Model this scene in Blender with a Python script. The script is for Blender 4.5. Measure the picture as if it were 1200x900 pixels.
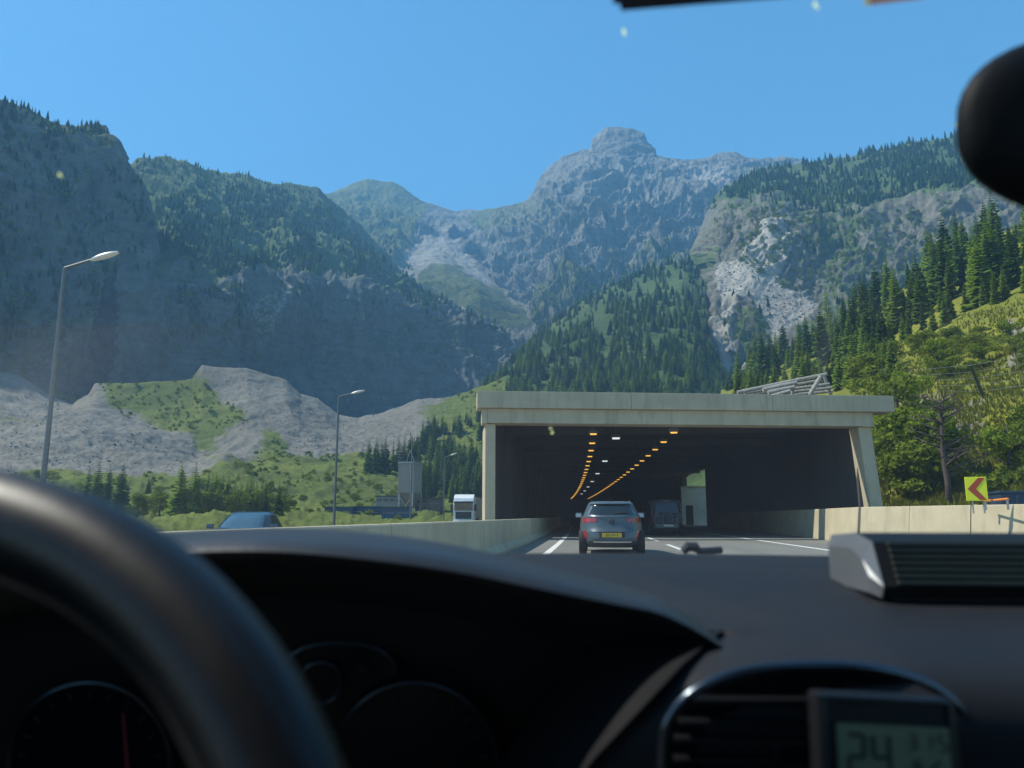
import bpy, bmesh, math, random
import numpy as np
from mathutils import Vector, Matrix, Quaternion

for _o in list(bpy.data.objects):
    bpy.data.objects.remove(_o)
scene = bpy.context.scene
col = scene.collection
RAD = math.radians
random.seed(7)
RNG = np.random.default_rng(11)

# ------------------------------------------------------------------ camera, sky, sun, exposure
FPX = 903.0                       # focal length in photograph pixels (1200 wide)
CAM = np.array([0.0, 0.0, 1.03])
YAW, PITCH = RAD(6.0), RAD(9.74)
cam_data = bpy.data.cameras.new('camera')
cam = bpy.data.objects.new('camera', cam_data)
col.objects.link(cam)
cam.location = CAM
cam.rotation_euler = (math.pi / 2 + PITCH, 0, YAW)
cam_data.sensor_width = 36.0
cam_data.lens = FPX / 1200 * 36
cam_data.clip_start = 0.02
cam_data.clip_end = 12000
cam_data.dof.use_dof = True
cam_data.dof.focus_distance = 60.0
cam_data.dof.aperture_fstop = 6.3
scene.camera = cam

SUN_AZ = RAD(86.5)                # degrees to the left of the road direction (+Y)
SUN_EL = RAD(51.0)
world = bpy.data.worlds.new('World')
scene.world = world
world.use_nodes = True
wn = world.node_tree
wn.nodes.clear()
sky = wn.nodes.new('ShaderNodeTexSky')
sky.sky_type = 'NISHITA'
sky.sun_disc = False
sky.sun_elevation = SUN_EL
sky.sun_rotation = -SUN_AZ
sky.altitude = 1200
sky.air_density = 1.0
sky.dust_density = 0.3
sky.ozone_density = 2.6
bg = wn.nodes.new('ShaderNodeBackground')
bg.inputs['Strength'].default_value = 0.125
wo = wn.nodes.new('ShaderNodeOutputWorld')
hs = wn.nodes.new('ShaderNodeHueSaturation')      # the phone's vivid rendering of a clear sky
hs.inputs['Saturation'].default_value = 1.22
hs.inputs['Hue'].default_value = 0.487
wn.links.new(sky.outputs[0], hs.inputs['Color'])
wn.links.new(hs.outputs[0], bg.inputs[0])
wn.links.new(bg.outputs[0], wo.inputs[0])

sun_data = bpy.data.lights.new('sun', 'SUN')
sun_data.energy = 5.0
sun_data.angle = RAD(0.5)
sun_data.color = (1.0, 0.94, 0.84)
sun = bpy.data.objects.new('sun', sun_data)
col.objects.link(sun)
SUN_DIR = Vector((-math.sin(SUN_AZ) * math.cos(SUN_EL), math.cos(SUN_AZ) * math.cos(SUN_EL), math.sin(SUN_EL)))
sun.rotation_euler = (-SUN_DIR).to_track_quat('-Z', 'Y').to_euler()
sun.location = (0, 0, 60)

scene.view_settings.view_transform = 'Standard'
scene.view_settings.look = 'None'
scene.view_settings.exposure = 0.95
scene.view_settings.gamma = 1.0
scene.view_settings.use_curve_mapping = False
scene.cycles.use_denoising = True
scene.cycles.max_bounces = 8
scene.cycles.diffuse_bounces = 3
scene.cycles.glossy_bounces = 3
scene.cycles.transmission_bounces = 6
scene.cycles.transparent_max_bounces = 12
scene.cycles.volume_bounces = 0
scene.cycles.sample_clamp_indirect = 6.0

# ------------------------------------------------------------------ photograph pixel -> direction
_f = np.array([-math.sin(YAW) * math.cos(PITCH), math.cos(YAW) * math.cos(PITCH), math.sin(PITCH)])
_r = np.array([math.cos(YAW), math.sin(YAW), 0.0])
_u = np.cross(_r, _f)

def ray(px, py):
    px = np.asarray(px, float); py = np.asarray(py, float)
    a = (px - 600) / FPX; b = (450 - py) / FPX
    return _f + a[..., None] * _r + b[..., None] * _u

def at_range(px, py, R):
    """point seen at a pixel, at horizontal range R"""
    d = ray(px, py)
    return CAM + d * (np.asarray(R, float) / np.hypot(d[..., 0], d[..., 1]))[..., None]

def at_depth(px, py, D):
    d = ray(px, py)
    return CAM + d * np.asarray(D, float)[..., None]

def at_z(px, py, z):
    d = ray(px, py)
    return CAM + d * ((z - CAM[2]) / d[..., 2])

def at_y(px, py, Y):
    d = ray(px, py)
    return CAM + d * (Y / d[..., 1])

def project(P):
    q = np.asarray(P, float) - CAM
    dz = q @ _f
    return 600 + FPX * (q @ _r) / dz, 450 - FPX * (q @ _u) / dz, dz

# ------------------------------------------------------------------ noise
_perm = np.random.default_rng(5).permutation(256).astype(np.int32)
_perm = np.concatenate([_perm, _perm])
_g = np.random.default_rng(6).normal(size=(256, 3)); _g /= np.linalg.norm(_g, axis=1)[:, None]

def perlin(p):
    i = np.floor(p).astype(np.int64); f = p - i
    i = (i & 255).astype(np.int32)
    w = f * f * f * (f * (f * 6 - 15) + 10)
    out = 0
    for dx in (0, 1):
        for dy in (0, 1):
            for dz in (0, 1):
                h = _perm[(_perm[(_perm[(i[:, 0] + dx) & 255] + i[:, 1] + dy) & 255] + i[:, 2] + dz) & 255]
                g = _g[h]
                d = (f[:, 0] - dx) * g[:, 0] + (f[:, 1] - dy) * g[:, 1] + (f[:, 2] - dz) * g[:, 2]
                wx = w[:, 0] if dx else 1 - w[:, 0]
                wy = w[:, 1] if dy else 1 - w[:, 1]
                wz = w[:, 2] if dz else 1 - w[:, 2]
                out = out + d * wx * wy * wz
    return out * 1.6

_ROT = np.array([[0.80, 0.36, -0.48], [-0.60, 0.48, -0.64], [0.0, 0.80, 0.60]])

def fbm(p, octaves=5, gain=0.5, ridged=False):
    p = np.array(p, float); a = 1.0; s = 0; t = 0
    for k in range(octaves):
        n = perlin(p)
        if ridged:
            n = 2 * (1 - np.minimum(1, np.abs(n) * 1.15)) ** 2 - 0.9
        s = s + a * n; t += a
        p = (p @ _ROT.T) * 2.03 + 17.3
        a *= gain
    return s / t

# ------------------------------------------------------------------ object helpers
def tag(o, label=None, cat=None, group=None, kind=None):
    if label: o['label'] = label
    if cat: o['category'] = cat
    if group: o['group'] = group
    if kind: o['kind'] = kind
    return o

def empty(name, loc=(0, 0, 0), rz=0.0, label=None, cat=None, group=None):
    o = bpy.data.objects.new(name, None)
    o.empty_display_size = 0.2
    col.objects.link(o)
    o.location = loc; o.rotation_euler = (0, 0, rz)
    return tag(o, label, cat, group)

def mesh_data(name, verts, faces, mat=None, smooth=False):
    me = bpy.data.meshes.new(name)
    me.from_pydata([tuple(map(float, v)) for v in verts], [], [tuple(int(i) for i in f) for f in faces])
    if mat is not None: me.materials.append(mat)
    if smooth: me.polygons.foreach_set('use_smooth', [True] * len(me.polygons))
    me.update()
    return me

def link(name, me, parent=None, loc=None):
    o = bpy.data.objects.new(name, me)
    col.objects.link(o)
    if parent is not None: o.parent = parent
    if loc is not None: o.location = loc
    return o

class MB:
    """collects shapes, builds ONE mesh object"""
    def __init__(self): self.v = []; self.f = []
    def add(self, verts, faces):
        n = len(self.v)
        self.v += [tuple(map(float, x)) for x in verts]
        self.f += [tuple(int(i) + n for i in f) for f in faces]
        return self
    def box(self, c, s, rz=0.0, bev=0.0, rx=0.0):
        hx, hy, hz = s[0] / 2, s[1] / 2, s[2] / 2
        if bev <= 0:
            pts = [(x, y, z) for z in (-hz, hz) for x, y in ((-hx, -hy), (hx, -hy), (hx, hy), (-hx, hy))]
            fc = [(3, 2, 1, 0), (4, 5, 6, 7), (0, 1, 5, 4), (1, 2, 6, 5), (2, 3, 7, 6), (3, 0, 4, 7)]
        else:
            bm = bmesh.new()
            bmesh.ops.create_cube(bm, size=1.0, matrix=Matrix.Diagonal((s[0], s[1], s[2], 1)))
            bmesh.ops.bevel(bm, geom=bm.edges[:], offset=bev, segments=2, affect='EDGES', profile=0.6)
            bm.verts.index_update()
            pts = [tuple(v.co) for v in bm.verts]
            fc = [tuple(v.index for v in f.verts) for f in bm.faces]
            bm.free()
        m = Matrix.Rotation(rz, 4, 'Z') @ Matrix.Rotation(rx, 4, 'X')
        pts = [tuple(m @ Vector(p) + Vector(c)) for p in pts]
        return self.add(pts, fc)
    def tube(self, path, r, n=8, cap=True):
        path = [Vector(p) for p in path]
        rs = r if isinstance(r, (list, tuple)) else [r] * len(path)
        V = []; F = []
        up = Vector((0, 0, 1))
        t0 = (path[1] - path[0]).normalized()
        a = t0.cross(up if abs(t0.z) < 0.9 else Vector((1, 0, 0))).normalized()
        for i, p in enumerate(path):
            t = (path[min(i + 1, len(path) - 1)] - path[max(i - 1, 0)]).normalized()
            a = (a - t * a.dot(t)).normalized()
            b = t.cross(a)
            for k in range(n):
                q = 2 * math.pi * k / n
                V.append(p + (a * math.cos(q) + b * math.sin(q)) * rs[i])
        for i in range(len(path) - 1):
            for k in range(n):
                F.append((i * n + k, i * n + (k + 1) % n, (i + 1) * n + (k + 1) % n, (i + 1) * n + k))
        if cap:
            F.append(tuple(range(n))[::-1]); F.append(tuple(range((len(path) - 1) * n, len(path) * n)))
        return self.add(V, F)
    def ring(self, c, axis_u, axis_v, ru, rv, rt, n=48, m=8, expo=2.0):
        """closed tube along a (super)ellipse in the plane of axis_u, axis_v"""
        U = Vector(axis_u).normalized(); W = Vector(axis_v).normalized(); N = U.cross(W)
        V = []; F = []
        for i in range(n):
            q = 2 * math.pi * i / n
            cu, sv = math.cos(q), math.sin(q)
            pu = ru * math.copysign(abs(cu) ** (2 / expo), cu); pv = rv * math.copysign(abs(sv) ** (2 / expo), sv)
            p = Vector(c) + U * pu + W * pv
            out = (U * cu / ru + W * sv / rv).normalized()
            for k in range(m):
                s = 2 * math.pi * k / m
                V.append(p + (out * math.cos(s) + N * math.sin(s)) * rt)
        for i in range(n):
            for k in range(m):
                j = (i + 1) % n; l = (k + 1) % m
                F.append((i * m + k, j * m + k, j * m + l, i * m + l))
        return self.add(V, F)
    def disc(self, c, axis_u, axis_v, ru, rv, n=40, expo=2.0):
        U = Vector(axis_u).normalized(); W = Vector(axis_v).normalized()
        V = [Vector(c)]
        for i in range(n):
            q = 2 * math.pi * i / n
            cu, sv = math.cos(q), math.sin(q)
            V.append(Vector(c) + U * ru * math.copysign(abs(cu) ** (2 / expo), cu) + W * rv * math.copysign(abs(sv) ** (2 / expo), sv))
        return self.add(V, [(0, 1 + i, 1 + (i + 1) % n) for i in range(n)])
    def lathe(self, c, axis, prof, n=24):
        """prof: list of (radius, offset along axis)"""
        A = Vector(axis).normalized()
        a = A.cross(Vector((0, 0, 1)) if abs(A.z) < 0.9 else Vector((1, 0, 0))).normalized(); b = A.cross(a)
        V = []; F = []
        for (r, o) in prof:
            for k in range(n):
                q = 2 * math.pi * k / n
                V.append(Vector(c) + A * o + (a * math.cos(q) + b * math.sin(q)) * max(r, 1e-4))
        for i in range(len(prof) - 1):
            for k in range(n):
                F.append((i * n + k, i * n + (k + 1) % n, (i + 1) * n + (k + 1) % n, (i + 1) * n + k))
        return self.add(V, F)
    def grid(self, P, flip=False):
        """P: rows x cols array of points"""
        P = np.asarray(P, float); r, c = P.shape[:2]
        F = []
        for i in range(r - 1):
            for j in range(c - 1):
                q = (i * c + j, i * c + j + 1, (i + 1) * c + j + 1, (i + 1) * c + j)
                F.append(q[::-1] if flip else q)
        return self.add(P.reshape(-1, 3), F)
    def prism(self, poly, y0, y1, plane='XZ'):
        """extrude a polygon given in a plane between two values of the third axis"""
        n = len(poly)
        def mk(a, b, t):
            return {'XZ': (a, t, b), 'YZ': (t, a, b), 'XY': (a, b, t)}[plane]
        V = [mk(a, b, y0) for a, b in poly] + [mk(a, b, y1) for a, b in poly]
        F = [tuple(range(n)), tuple(range(n, 2 * n))[::-1]]
        for i in range(n):
            j = (i + 1) % n
            F.append((i, n + i, n + j, j))
        return self.add(V, F)
    def build(self, name, mat, parent=None, smooth=False, loc=None):
        me = mesh_data(name, self.v, self.f, mat, smooth)
        bm = bmesh.new(); bm.from_mesh(me)
        bmesh.ops.recalc_face_normals(bm, faces=bm.faces[:])
        bm.to_mesh(me); bm.free()
        if smooth:
            try: me.set_sharp_from_angle(angle=RAD(40))
            except Exception: pass
        return link(name, me, parent, loc)

# ------------------------------------------------------------------ materials
def newmat(name):
    m = bpy.data.materials.new(name)
    m.use_nodes = True
    nt = m.node_tree
    nt.nodes.clear()
    out = nt.nodes.new('ShaderNodeOutputMaterial')
    return m, nt, out

def node(nt, kind, **kw):
    n = nt.nodes.new(kind)
    for k, v in kw.items():
        if hasattr(n, k): setattr(n, k, v)
        else: n.inputs[k].default_value = v
    return n

def noise_n(nt, scale, detail=4, rough=0.6, coord=None, stretch=None):
    tc = nt.nodes.new('ShaderNodeTexCoord')
    src = tc.outputs['Object']
    if stretch:
        mp = nt.nodes.new('ShaderNodeMapping'); mp.inputs['Scale'].default_value = stretch
        nt.links.new(src, mp.inputs[0]); src = mp.outputs[0]
    n = nt.nodes.new('ShaderNodeTexNoise')
    n.inputs['Scale'].default_value = scale; n.inputs['Detail'].default_value = detail; n.inputs['Roughness'].default_value = rough
    nt.links.new(src, n.inputs['Vector'])
    return n

def ramp(nt, src, stops):
    r = nt.nodes.new('ShaderNodeValToRGB')
    e = r.color_ramp.elements
    while len(e) < len(stops): e.new(0.5)
    for el, (p, c) in zip(e, stops):
        el.position = p
        el.color = (c, c, c, 1) if isinstance(c, (int, float)) else (*c, 1)
    nt.links.new(src, r.inputs[0])
    return r

def mixc(nt, fac, a, b, mode='MIX'):
    m = nt.nodes.new('ShaderNodeMix'); m.data_type = 'RGBA'; m.blend_type = mode
    for s, v in ((m.inputs[0], fac), (m.inputs[6], a), (m.inputs[7], b)):
        if isinstance(v, (int, float)): s.default_value = v
        elif isinstance(v, tuple): s.default_value = (*v, 1)
        else: nt.links.new(v, s)
    return m.outputs[2]

def math_n(nt, op, a, b=None, c=None, clamp=False):
    m = nt.nodes.new('ShaderNodeMath'); m.operation = op; m.use_clamp = clamp
    for s, v in zip(m.inputs, (a, b, c)):
        if v is None: continue
        if isinstance(v, (int, float)): s.default_value = v
        else: nt.links.new(v, s)
    return m.outputs[0]

def simple(name, color, rough=0.6, metal=0.0, var=0.15, scale=3.0, bump=0.0, bscale=40.0, spec=0.5, coat=0.0, emit=None, estr=0.0, stretch=None):
    """principled with a noise-varied colour and optional bump"""
    m, nt, out = newmat(name)
    p = nt.nodes.new('ShaderNodeBsdfPrincipled')
    n = noise_n(nt, scale, 6, 0.65, stretch=stretch)
    c0 = tuple(max(0, x * (1 - var)) for x in color); c1 = tuple(min(1, x * (1 + var)) for x in color)
    r = ramp(nt, n.outputs[0], [(0.3, c0), (0.7, c1)])
    nt.links.new(r.outputs[0], p.inputs['Base Color'])
    rr = ramp(nt, n.outputs[0], [(0.25, max(0.02, rough - 0.08)), (0.75, min(1, rough + 0.08))])
    nt.links.new(rr.outputs[0], p.inputs['Roughness'])
    p.inputs['Metallic'].default_value = metal
    p.inputs['Specular IOR Level'].default_value = spec
    p.inputs['Coat Weight'].default_value = coat
    if emit:
        p.inputs['Emission Color'].default_value = (*emit, 1); p.inputs['Emission Strength'].default_value = estr
    if bump > 0:
        bn = noise_n(nt, bscale, 4, 0.6)
        b = nt.nodes.new('ShaderNodeBump'); b.inputs['Strength'].default_value = bump; b.inputs['Distance'].default_value = 0.02
        nt.links.new(bn.outputs[0], b.inputs['Height']); nt.links.new(b.outputs[0], p.inputs['Normal'])
    nt.links.new(p.outputs[0], out.inputs[0])
    return m

def glass_mat(name, tint=(1, 1, 1), refl=0.06, rough=0.02, film=0.0):
    """thin pane: light passes straight through, a little is mirrored"""
    m, nt, out = newmat(name)
    t = nt.nodes.new('ShaderNodeBsdfTransparent'); t.inputs[0].default_value = (*tint, 1)
    g = nt.nodes.new('ShaderNodeBsdfGlossy'); g.inputs['Roughness'].default_value = rough
    lw = nt.nodes.new('ShaderNodeFresnel'); lw.inputs[0].default_value = 1.45
    f = math_n(nt, 'MULTIPLY', lw.outputs[0], refl, clamp=True)
    mx = nt.nodes.new('ShaderNodeMixShader')
    nt.links.new(f, mx.inputs[0]); nt.links.new(t.outputs[0], mx.inputs[1]); nt.links.new(g.outputs[0], mx.inputs[2])
    if film > 0:                   # thin smeared dust film, also added to veil the view like glare
        n = noise_n(nt, 5.0, 5, 0.6, stretch=(1.0, 0.35, 0.35))
        tl = nt.nodes.new('ShaderNodeBsdfTranslucent'); tl.inputs[0].default_value = (0.8, 0.85, 0.9, 1)
        m2 = nt.nodes.new('ShaderNodeMixShader')
        nt.links.new(math_n(nt, 'MULTIPLY', ramp(nt, n.outputs[0], [(0.3, 0.35), (0.75, 1.0)]).outputs[0], film), m2.inputs[0])
        nt.links.new(mx.outputs[0], m2.inputs[1]); nt.links.new(tl.outputs[0], m2.inputs[2])
        mx = m2
    nt.links.new(mx.outputs[0], out.inputs[0])
    return m

def leaf_mat(name, c_dark, c_light, trans=0.25):
    m, nt, out = newmat(name)
    oi = nt.nodes.new('ShaderNodeObjectInfo')
    n = noise_n(nt, 7.0, 3)
    f = math_n(nt, 'MULTIPLY_ADD', oi.outputs['Random'], 0.6, math_n(nt, 'MULTIPLY_ADD', n.outputs[0], 0.9, -0.25))
    r = ramp(nt, f, [(0.1, c_dark), (0.9, c_light)])
    d = nt.nodes.new('ShaderNodeBsdfDiffuse'); t = nt.nodes.new('ShaderNodeBsdfTranslucent')
    nt.links.new(r.outputs[0], d.inputs[0])
    tc = mixc(nt, 1.0, r.outputs[0], (1.15, 1.2, 0.5), 'MULTIPLY')
    nt.links.new(tc, t.inputs[0])
    mx = nt.nodes.new('ShaderNodeMixShader'); mx.inputs[0].default_value = trans
    nt.links.new(d.outputs[0], mx.inputs[1]); nt.links.new(t.outputs[0], mx.inputs[2])
    nt.links.new(mx.outputs[0], out.inputs[0])
    return m

def terrain_mat(name, rock_a, rock_b, scree_c, grass_a, grass_b, fine=0.08, bump=0.6, bdist=3.0, crag=0.8):
    """rock everywhere; the 'grass' and 'scree' weights on the vertices mix in turf and rubble"""
    m, nt, out = newmat(name)
    p = nt.nodes.new('ShaderNodeBsdfPrincipled'); p.inputs['Roughness'].default_value = 0.95
    p.inputs['Specular IOR Level'].default_value = 0.15
    n1 = noise_n(nt, fine, 8, 0.7)
    n2 = noise_n(nt, fine * 6, 6, 0.7)
    n3 = noise_n(nt, fine * 0.15, 3, 0.5)
    streak = noise_n(nt, fine * 2.2, 6, 0.7, stretch=(1, 1, 0.22))
    strata = noise_n(nt, fine * 2.6, 4, 0.6, stretch=(0.16, 0.16, 1.6))
    tcv = nt.nodes.new('ShaderNodeTexCoord'); mpv = nt.nodes.new('ShaderNodeMapping'); mpv.inputs['Scale'].default_value = (1, 1, 0.5); mpv.inputs['Rotation'].default_value = (0.3, 0.2, 0)
    nt.links.new(tcv.outputs['Object'], mpv.inputs[0])
    wob = nt.nodes.new('ShaderNodeVectorMath'); wob.operation = 'MULTIPLY_ADD'
    nt.links.new(n1.outputs['Color'], wob.inputs[0]); wob.inputs[1].default_value = (0.6 / fine,) * 3; nt.links.new(mpv.outputs[0], wob.inputs[2])
    vor = nt.nodes.new('ShaderNodeTexVoronoi'); vor.inputs['Scale'].default_value = fine * 1.7
    nt.links.new(wob.outputs[0], vor.inputs['Vector'])
    rf = math_n(nt, 'ADD', math_n(nt, 'MULTIPLY', n1.outputs[0], 0.35), math_n(nt, 'MULTIPLY', streak.outputs[0], 0.35))
    rf = math_n(nt, 'ADD', rf, math_n(nt, 'MULTIPLY', strata.outputs[0], 0.3))
    rock = ramp(nt, rf, [(0.36, rock_b), (0.62, rock_a)]).outputs[0]
    gr = ramp(nt, math_n(nt, 'ADD', math_n(nt, 'MULTIPLY', n2.outputs[0], 0.6), math_n(nt, 'MULTIPLY', n3.outputs[0], 0.4)), [(0.36, grass_b), (0.64, grass_a)]).outputs[0]
    sf = math_n(nt, 'ADD', math_n(nt, 'MULTIPLY', n2.outputs[0], 0.4), math_n(nt, 'ADD', math_n(nt, 'MULTIPLY', streak.outputs[0], 0.35), math_n(nt, 'MULTIPLY', n3.outputs[0], 0.25)))
    sc = ramp(nt, sf, [(0.38, tuple(x * 0.42 for x in scree_c)), (0.60, scree_c)]).outputs[0]
    def weight(attr, amt):
        a = nt.nodes.new('ShaderNodeAttribute'); a.attribute_name = attr
        w = math_n(nt, 'ADD', a.outputs['Fac'], math_n(nt, 'MULTIPLY', math_n(nt, 'SUBTRACT', math_n(nt, 'ADD', math_n(nt, 'MULTIPLY', n1.outputs[0], 0.6), math_n(nt, 'MULTIPLY', n2.outputs[0], 0.4)), 0.5), amt))
        return ramp(nt, w, [(0.42, 0.0), (0.58, 1.0)]).outputs[0]
    c = mixc(nt, weight('scree', 1.4), rock, sc)
    c = mixc(nt, weight('grass', 2.4), c, gr)
    nt.links.new(c, p.inputs['Base Color'])
    b = nt.nodes.new('ShaderNodeBump'); b.inputs['Strength'].default_value = bump; b.inputs['Distance'].default_value = bdist
    hgt = math_n(nt, 'ADD', n1.outputs[0], math_n(nt, 'MULTIPLY', n2.outputs[0], 0.35))
    nt.links.new(math_n(nt, 'ADD', hgt, math_n(nt, 'MULTIPLY', vor.outputs['Distance'], -crag)), b.inputs['Height'])
    nt.links.new(b.outputs[0], p.inputs['Normal'])
    nt.links.new(p.outputs[0], out.inputs[0])
    return m
# ------------------------------------------------------------------ terrain: lofted slopes with fractal relief
def in_poly(x, y, poly):
    inside = np.zeros(x.shape, bool)
    n = len(poly)
    for i in range(n):
        x0, y0 = poly[i]; x1, y1 = poly[(i + 1) % n]
        if y0 == y1: continue
        c = ((y0 > y) != (y1 > y)) & (x < (x1 - x0) * (y - y0) / (y1 - y0) + x0)
        inside ^= c
    return inside

SLOPES = {}

def slope(name, mat, x0, x1, nx, nv, rows, amp, wave, octaves=6, gain=0.52, vstretch=1.0, ridge_keep=0.45, back=(160, -110), ridged=0.7,
          grass=(), scree=(), grass_base=0.0, scree_base=0.0, jit=7.0, grass_up=0.0, smooth_v=0, calm=(), blur_it=10):
    """rows, near to far: (range in metres or [(x,R)..], [(x,y)..] in photo pixels). One sheet, then displaced along its normal."""
    px = np.linspace(x0, x1, nx)
    ys = np.array([np.interp(px, *zip(*r[1])) for r in rows])
    Rs = np.array([np.interp(px, *zip(*r[0])) if isinstance(r[0], (list, tuple)) else np.full(nx, float(r[0])) for r in rows])
    k = len(rows)
    wgt = np.maximum(8.0, np.abs(np.diff(ys, axis=0)).mean(1))
    t = np.concatenate([[0], np.cumsum(wgt)]); t /= t[-1]
    v = np.linspace(0, 1, nv)
    Y = np.empty((nv, nx)); R = np.empty((nv, nx))
    for j in range(nx):
        Y[:, j] = np.interp(v, t, ys[:, j]); R[:, j] = np.interp(v, t, Rs[:, j])
    for _ in range(smooth_v):
        Y[1:-1] = (Y[:-2] + 2 * Y[1:-1] + Y[2:]) / 4; R[1:-1] = (R[:-2] + 2 * R[1:-1] + R[2:]) / 4
    PX = np.broadcast_to(px, (nv, nx))
    P = at_range(PX, Y, R)
    # the far side of the ridge falls away
    top = P[-1]; hd = top[:, :2] - CAM[:2]; hd /= np.linalg.norm(hd, axis=1)[:, None]
    ext = []
    for s in (0.25, 0.6, 1.0):
        q = top.copy(); q[:, :2] += hd * back[0] * s; q[:, 2] += back[1] * s ** 1.2
        ext.append(q)
    A = np.concatenate([P, np.array(ext)], 0)
    n_all = A.shape[0]
    du = np.gradient(A, axis=1); dv = np.gradient(A, axis=0)
    N = np.cross(du, dv); N /= np.linalg.norm(N, axis=2)[..., None] + 1e-9
    # soften the normals so the relief does not fold
    for _ in range(6):
        N[1:-1, 1:-1] = (N[:-2, 1:-1] + N[2:, 1:-1] + N[1:-1, :-2] + N[1:-1, 2:] + N[1:-1, 1:-1]) / 5
    N /= np.linalg.norm(N, axis=2)[..., None] + 1e-9
    q = A.reshape(-1, 3) / wave * np.array([1, 1, 1 / vstretch])
    warp = np.stack([fbm(q * 0.7 + 31, 2), fbm(q * 0.7 + 57, 2), fbm(q * 0.7 + 83, 2)], 1)
    q = q + 0.35 * warp
    h = ridged * fbm(q, octaves, gain, True) + (1 - ridged) * fbm(q + 9, octaves, gain)
    keep = np.ones((n_all, nx))
    tt = np.concatenate([v, [1, 1, 1]])
    keep *= np.interp(tt, [0, 0.75, 1.0], [1, 1, ridge_keep])[:, None]
    if calm:
        cw = np.ones((n_all, nx)); PXa = np.concatenate([PX, np.repeat(PX[-1:], 3, 0)], 0); Ya = np.concatenate([Y, np.repeat(Y[-1:], 3, 0)], 0)
        for (fac, pl) in calm: cw[in_poly(PXa, Ya, pl)] = fac
        for _ in range(14):
            cw[1:-1] = (cw[:-2] + 2 * cw[1:-1] + cw[2:]) / 4; cw[:, 1:-1] = (cw[:, :-2] + 2 * cw[:, 1:-1] + cw[:, 2:]) / 4
        keep *= cw
    A = A + N * (h.reshape(n_all, nx) * amp * keep)[..., None]
    V = A.reshape(-1, 3)
    idx = np.arange(n_all * nx).reshape(n_all, nx)
    F = np.stack([idx[:-1, :-1], idx[:-1, 1:], idx[1:, 1:], idx[1:, :-1]], -1).reshape(-1, 4)
    me = bpy.data.meshes.new(name)
    me.vertices.add(len(V)); me.vertices.foreach_set('co', V.astype(np.float32).ravel())
    me.loops.add(F.size); me.loops.foreach_set('vertex_index', F.astype(np.int32).ravel())
    me.polygons.add(len(F)); me.polygons.foreach_set('loop_start', np.arange(0, F.size, 4, dtype=np.int32))
    me.polygons.foreach_set('use_smooth', np.ones(len(F), bool))
    me.update(calc_edges=True)
    me.materials.append(mat)
    # weights
    BX = np.concatenate([PX, np.repeat(PX[-1:], 3, 0)], 0).ravel(); BY = np.concatenate([Y, np.repeat(Y[-1:], 3, 0)], 0).ravel()
    qq = np.stack([BX, BY, np.zeros_like(BX)], 1)
    jx = BX + jit * (fbm(qq / 26, 4) * 1.6); jy = BY + jit * (fbm(qq / 26 + 40, 4) * 1.6)
    def soft(polys, base):
        w = np.full(BX.shape, float(base))
        for pl in polys:
            val = 1.0
            if isinstance(pl, tuple) and isinstance(pl[0], float): val, pl = pl[0], pl[1]
            w[in_poly(jx, jy, pl)] = val
        return w
    def blur(w, it=blur_it):
        g = w.reshape(n_all, nx).copy()
        for _ in range(it):
            g[1:-1] = (g[:-2] + 2 * g[1:-1] + g[2:]) / 4; g[:, 1:-1] = (g[:, :-2] + 2 * g[:, 1:-1] + g[:, 2:]) / 4
        return g.ravel()
    wg = blur(soft(grass, grass_base)); ws = blur(soft(scree, scree_base))
    if grass_up > 0:      # turf keeps to the gentler ledges
        g2 = np.cross(np.gradient(A, axis=1), np.gradient(A, axis=0)); g2 /= np.linalg.norm(g2, axis=2)[..., None] + 1e-9
        up = np.abs(g2[..., 2]).ravel()
        wg = np.where((wg > 0) & (wg < 0.9), np.clip(wg + grass_up * (up - 0.55), 0, 1), wg)
    for nm, w in (('grass', wg), ('scree', ws)):
        at = me.attributes.new(nm, 'FLOAT', 'POINT'); at.data.foreach_set('value', w.astype(np.float32))
    o = link(name, me)
    tag(o, kind='structure')
    SLOPES[name + str(len(SLOPES))] = None
    m_ = np.zeros((n_all, nx), bool); m_[:nv] = True
    return dict(obj=o, V=V, px=BX, py=BY, jx=jx, jy=jy, front=m_.ravel(), grass=wg, shape=(n_all, nx))

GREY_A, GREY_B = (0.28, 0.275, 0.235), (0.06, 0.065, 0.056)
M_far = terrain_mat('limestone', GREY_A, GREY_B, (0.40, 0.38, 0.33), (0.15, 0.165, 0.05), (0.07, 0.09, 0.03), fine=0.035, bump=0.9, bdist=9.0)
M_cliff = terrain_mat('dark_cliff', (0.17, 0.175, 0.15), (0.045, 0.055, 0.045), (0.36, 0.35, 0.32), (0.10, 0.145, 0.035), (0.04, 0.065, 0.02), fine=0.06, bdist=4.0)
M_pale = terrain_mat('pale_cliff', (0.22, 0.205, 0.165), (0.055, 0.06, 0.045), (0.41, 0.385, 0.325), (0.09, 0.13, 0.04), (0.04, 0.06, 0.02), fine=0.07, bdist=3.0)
M_gravel = terrain_mat('gravel_heap', (0.23, 0.225, 0.19), (0.12, 0.12, 0.10), (0.25, 0.24, 0.20), (0.165, 0.19, 0.035), (0.06, 0.09, 0.02), fine=0.16, bump=0.7, bdist=1.1, crag=0.3)
M_meadow = terrain_mat('meadow', (0.30, 0.28, 0.22), (0.16, 0.14, 0.10), (0.40, 0.38, 0.33), (0.26, 0.25, 0.03), (0.10, 0.125, 0.02), fine=0.35, bdist=0.35, crag=0.2)

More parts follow.
